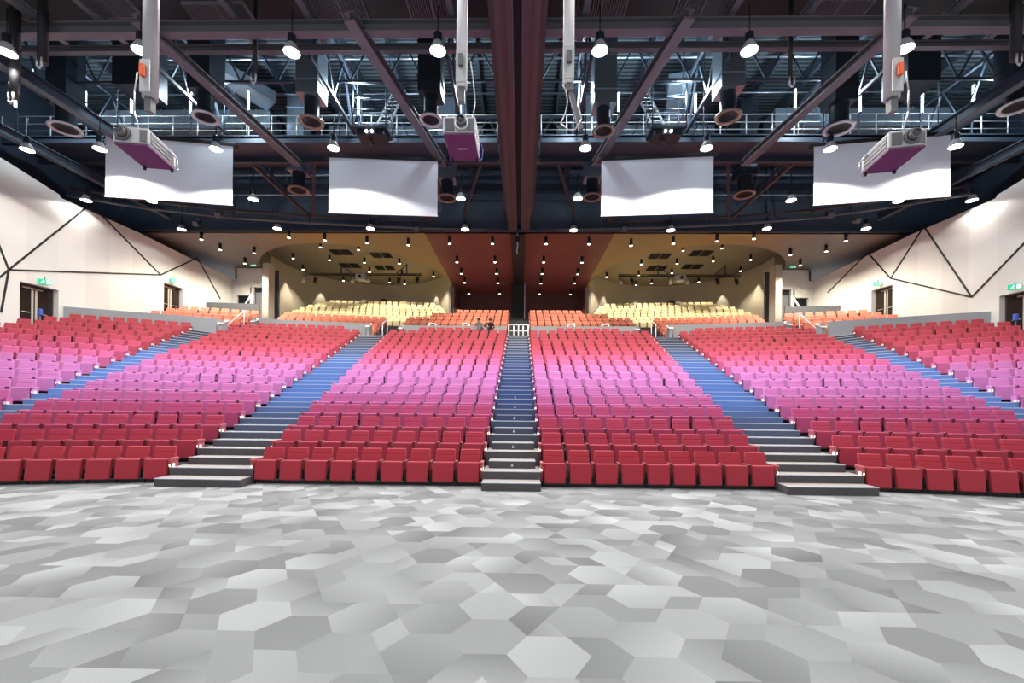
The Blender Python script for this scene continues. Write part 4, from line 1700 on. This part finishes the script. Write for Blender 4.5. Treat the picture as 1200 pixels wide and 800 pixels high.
# lighting bars with spotlights in front of each drum
for sd in (-1, 1):
    P0, P1 = at_y(355, 320.5, 37.0), at_y(494, 324, 37.0)
    c = Vector((sd * abs((P0.x + P1.x) / 2), 37.0, (P0.z + P1.z) / 2))
    hl = abs(P1.x - P0.x) / 2
    nm = 'left' if sd < 0 else 'right'
    t = thing('lighting_bar', 'black lighting bar hung on brackets in the %s round bay' % nm, 'lighting bar', c, 0, 'lighting bars in the bays')
    b = MB(); b.cyl((-hl, 0, 0), (hl, 0, 0), .05, 8); b.cyl((-hl, 0, .12), (hl, 0, .12), .03, 8); b.build('bar', BLACK, t)
    for x in (-hl * .35, hl * .75):
        b = MB(); b.bar((x, 0, 0), (x, 0, ZD - c.z), .09); b.bar((x, 0, .9), (x + (.9 if x < 0 else -.9), 0, .1), .07); b.box(x - .7, x + .7, -.05, .05, .05, .12); b.build('bracket', DARKSTEEL, t)
    for k, f in enumerate((-.97, -.78, -.15, .12, .62, .93)):
        p = c + Vector((f * hl, -.05, -.1))
        t2 = thing('bar_spotlight', 'spotlight clamped on the %s bay lighting bar, %s from the left' % (nm, ORD[k + 1]), 'spotlight', p, 0, 'spotlights on the bay bars')
        b = MB(); b.cyl((0, .1, -.08), (0, -.14, -.55), .1, 12, r2=.15); b.build('can', ALU if k in (0, 2, 3) else BLACK, t2)
        b = MB(); b.box(-.16, -.14, -.03, .03, -.3, .06); b.box(.14, .16, -.03, .03, -.3, .06); b.box(-.16, .16, -.03, .03, .03, .06); b.build('yoke', BLACK, t2)
    p = c + Vector((0, -.1, -.15))
    t2 = thing('bar_projector', 'white boxy projector at the middle of the %s bay lighting bar' % nm, 'projector', p, 0, 'bay projectors')
    b = MB(); b.box(-.4, .4, -.4, .4, -.35, .15, None, .04, 2); b.build('body', PGREY, t2)
    b = MB(); b.cyl((.0, -.4, -.1), (.0, -.52, -.1), .11, 14); b.build('lens', BLACK, t2)
    # control desk behind the yellow seats
    p = at_y(440, 350, 41.7); p.x = sd * abs(p.x)
    p.z = 11.55
    t2 = thing('control_desk', 'dark control desk with equipment behind the %s yellow seats' % nm, 'desk', (p.x, 41.9, 10.9), 0, 'control desks at the rear')
    b = MB(); b.box(-1.1, 1.1, -.4, .4, .68, .76); b.box(-1.05, -.98, -.35, .35, 0, .68); b.box(.98, 1.05, -.35, .35, 0, .68); b.box(-.98, .98, -.38, -.34, .1, .68); b.build('desk_top', BLACK, t2)
    b = MB(); b.hexa([(-.9, -.3, .76), (.2, -.3, .76), (.2, .3, .76), (-.9, .3, .76), (-.9, -.3, .84), (.2, -.3, .84), (.2, .3, 1.0), (-.9, .3, 1.0)]); b.build('mixing_console', ALU, t2)
    b = MB(); b.box(.4, .95, .1, .15, .86, 1.2, None, .01, 1); b.box(.62, .72, .05, .2, .76, .86); b.build('monitor', BLACK, t2)
    mbf = MB(); mbf.box(p.x - 1.6, p.x + 1.6, 41.2, 43.0, 10.4, 10.9); struct(mbf.build('control_platform', REARFL))

# ------------------------------------------------------------------ handrails
def rail(name, lab, pts, posts, z0, r=.025, m=WHITE, grp='white handrails'):
    t = thing(name, lab, 'handrail', pts[0], 0, grp)
    o = Vector(pts[0])
    b = MB(); b.tube([Vector(p) - o for p in pts], r, 8); b.build('rail', m, t)
    for p, zb in zip(posts, z0):
        b = MB(); b.cyl(Vector((p[0], p[1], zb)) - o, Vector(p) - o, r, 8); b.build('post', m, t)


# central gate rail at the head of the central stairs
t = thing('guard_rail', 'white tubular guard rail closing the top of the central stairs', 'guard rail', (0, 28.4, 6.06), 0)
for x in (-.62, -.3, .0, .3, .62):
    b = MB(); b.cyl((x, 0, 0), (x, 0, 1.05 if abs(x) != .3 else .98), .035, 8); b.build('post', WHITE, t)
for z in (.3, .66, 1.05):
    b = MB(); b.cyl((-.62, 0, z), (.62, 0, z), .032, 8); b.build('rail', WHITE, t)
for sd in (-1, 1):
    nm = 'left' if sd < 0 else 'right'
    rail('handrail', 'white tube handrail in the %s inner stairs by the orange seats' % nm, [(sd * 8.5, 27.6, 6.8), (sd * 8.5, 27.6, 7.0), (sd * 8.75, 29.4, 7.6), (sd * 8.75, 29.4, 7.4)], [(sd * 8.5, 27.6, 6.9), (sd * 8.75, 29.4, 7.5)], [5.9, 6.06])
    rail('handrail', 'white sloping handrail between the %s outer orange seat blocks' % nm, [(sd * 16.75, 25.0, 6.2), (sd * 16.45, 26.3, 7.45), (sd * 16.4, 26.9, 7.5)], [(sd * 16.75, 25.0, 6.2), (sd * 16.45, 26.3, 7.45)], [5.4, 6.0])
    rail('handrail', 'short white slanted rail before the %s rear corner door' % nm, [(sd * 19.9, 31.6, 8.8), (sd * 19.45, 32.0, 10.0)], [(sd * 19.9, 31.6, 8.8), (sd * 19.45, 32.0, 10.0)], [7.25, 7.25], r=.06)
    for k, x in enumerate((3.2, 5.4)):
        rail('handrail', 'small white rail fixed on the %s centre parapet, %s' % (nm, 'nearer the central stairs' if k == 0 else 'farther from the central stairs'), [(sd * x, 28.85, 7.2), (sd * (x + .45), 28.95, 7.3)], [(sd * x, 28.85, 7.2), (sd * (x + .45), 28.95, 7.3)], [6.06, 6.06], r=.04, grp='parapet rails')


# ------------------------------------------------------------------ two people seated in the last row
def skin_mesh(name, verts, edges, radii, root=0):
    me = bpy.data.meshes.new(name)
    me.from_pydata(verts, edges, [])
    o = bpy.data.objects.new(name, me)
    COL.objects.link(o)
    md = o.modifiers.new('Skin', 'SKIN')
    md.use_smooth_shade = True
    for i, r in enumerate(radii):
        sv = me.skin_vertices[0].data[i]
        sv.radius = (r, r) if not isinstance(r, tuple) else r
        sv.use_root = (i == root)
    sb = o.modifiers.new('Sub', 'SUBSURF'); sb.levels = 2; sb.render_levels = 2
    dg = bpy.context.evaluated_depsgraph_get()
    ev = bpy.data.meshes.new_from_object(o.evaluated_get(dg))
    bpy.data.objects.remove(o)
    return ev


def person(label, loc, rz, jacket, elbow):
    t = thing('person', label, 'person', loc, rz, None)
    v = [(0, -.02, .50), (0, .0, .66), (0, -.02, .84), (0, -.05, 1.0), (0, -.08, 1.08), (0, -.115, 1.16), (0, -.13, 1.25)]
    r = [(.16, .12), (.15, .11), (.17, .115), (.10, .08), (.055, .055), (.085, .09), (.07, .085)]
    e = [(0, 1), (1, 2), (2, 3), (3, 4), (4, 5), (5, 6)]

    def chain(start, pts):
        prev = start
        for p, rad in pts:
            v.append(p); r.append(rad); e.append((prev, len(v) - 1)); prev = len(v) - 1
        return prev
    for h in (-1, 1):
        ew = elbow if h < 0 else .0
        wr = chain(3, [((h * .17, -.03, .98), .07), ((h * (.25 + ew), -.06, .74 + ew * .6), .05), ((h * .19, -.27, .72), .04), ((h * .16, -.36, .72), .034), ((h * .155, -.41, .72), .034)])
        for k in range(4):
            x = h * .155 + (k - 1.5) * .021
            chain(wr, [((x, -.45, .718), .011), ((x, -.475 - .006 * (1 - abs(k - 1.5)), .71), .009), ((x, -.495, .695), .008)])
        chain(wr, [((h * .155 - h * .045, -.42, .715), .012), ((h * .155 - h * .055, -.445, .705), .009)])
        chain(0, [((h * .1, -.08, .5), .095), ((h * .12, -.45, .50), .07), ((h * .12, -.46, .12), .05), ((h * .12, -.47, .06), .045), ((h * .12, -.58, .035), .038)])
    me = skin_mesh('body', v, e, r)
    me.materials.clear()
    for m in (jacket, SKIN, TROUS):
        me.materials.append(m)
    for p in me.polygons:
        c = p.center
        if c.z > 1.045:
            p.material_index = 1
        elif c.y < -.335 and .66 < c.z < .8:
            p.material_index = 1
        elif c.z < .58:
            p.material_index = 2
        else:
            p.material_index = 0
    o = bpy.data.objects.new('body', me); COL.objects.link(o); o.parent = t
    b = MB()
    b.lathe([(.001, .115), (.055, .1), (.092, .055), (.103, .0), (.098, -.05), (.07, -.09)], 18, c=(0, -.10, 1.22))
    b.build('hair', HAIR, t)
    b = MB()
    b.lathe([(.001, -.222), (.012, -.218), (.016, -.2), (.02, -.19)], 10, c=(0, 0, 1.17), axis='y')
    for h in (-1, 1):
        b.cyl((h * .088, -.12, 1.16), (h * .1, -.12, 1.16), .025, 10)
    b.build('nose_and_ears', SKIN, t)
    b = MB()
    for h in (-1, 1):
        b.cyl((h * .035, -.195, 1.195), (h * .035, -.208, 1.195), .011, 10)
    b.box(-.025, .025, -.2, -.19, 1.115, 1.123)
    b.build('eyes_and_mouth', HAIR, t)


person('person in a black jacket seated in the last centre left row, elbow out', (-1.78, D0 + 18 - .18, RISE * 18), math.radians(8), JACKB, .14)
person('person in a grey jacket seated farther from the central stairs, last row', (-2.46, D0 + 18 - .16, RISE * 18 + .02), math.radians(-12), JACKG, .06)

# ------------------------------------------------------------------ world and view
w = bpy.data.worlds.new('world')
SC.world = w
w.use_nodes = True
w.node_tree.nodes['Background'].inputs[0].default_value = (.86, .88, .95, 1)
w.node_tree.nodes['Background'].inputs[1].default_value = .8
SC.view_settings.view_transform = 'Standard'
SC.view_settings.look = 'None'
SC.view_settings.exposure = 0
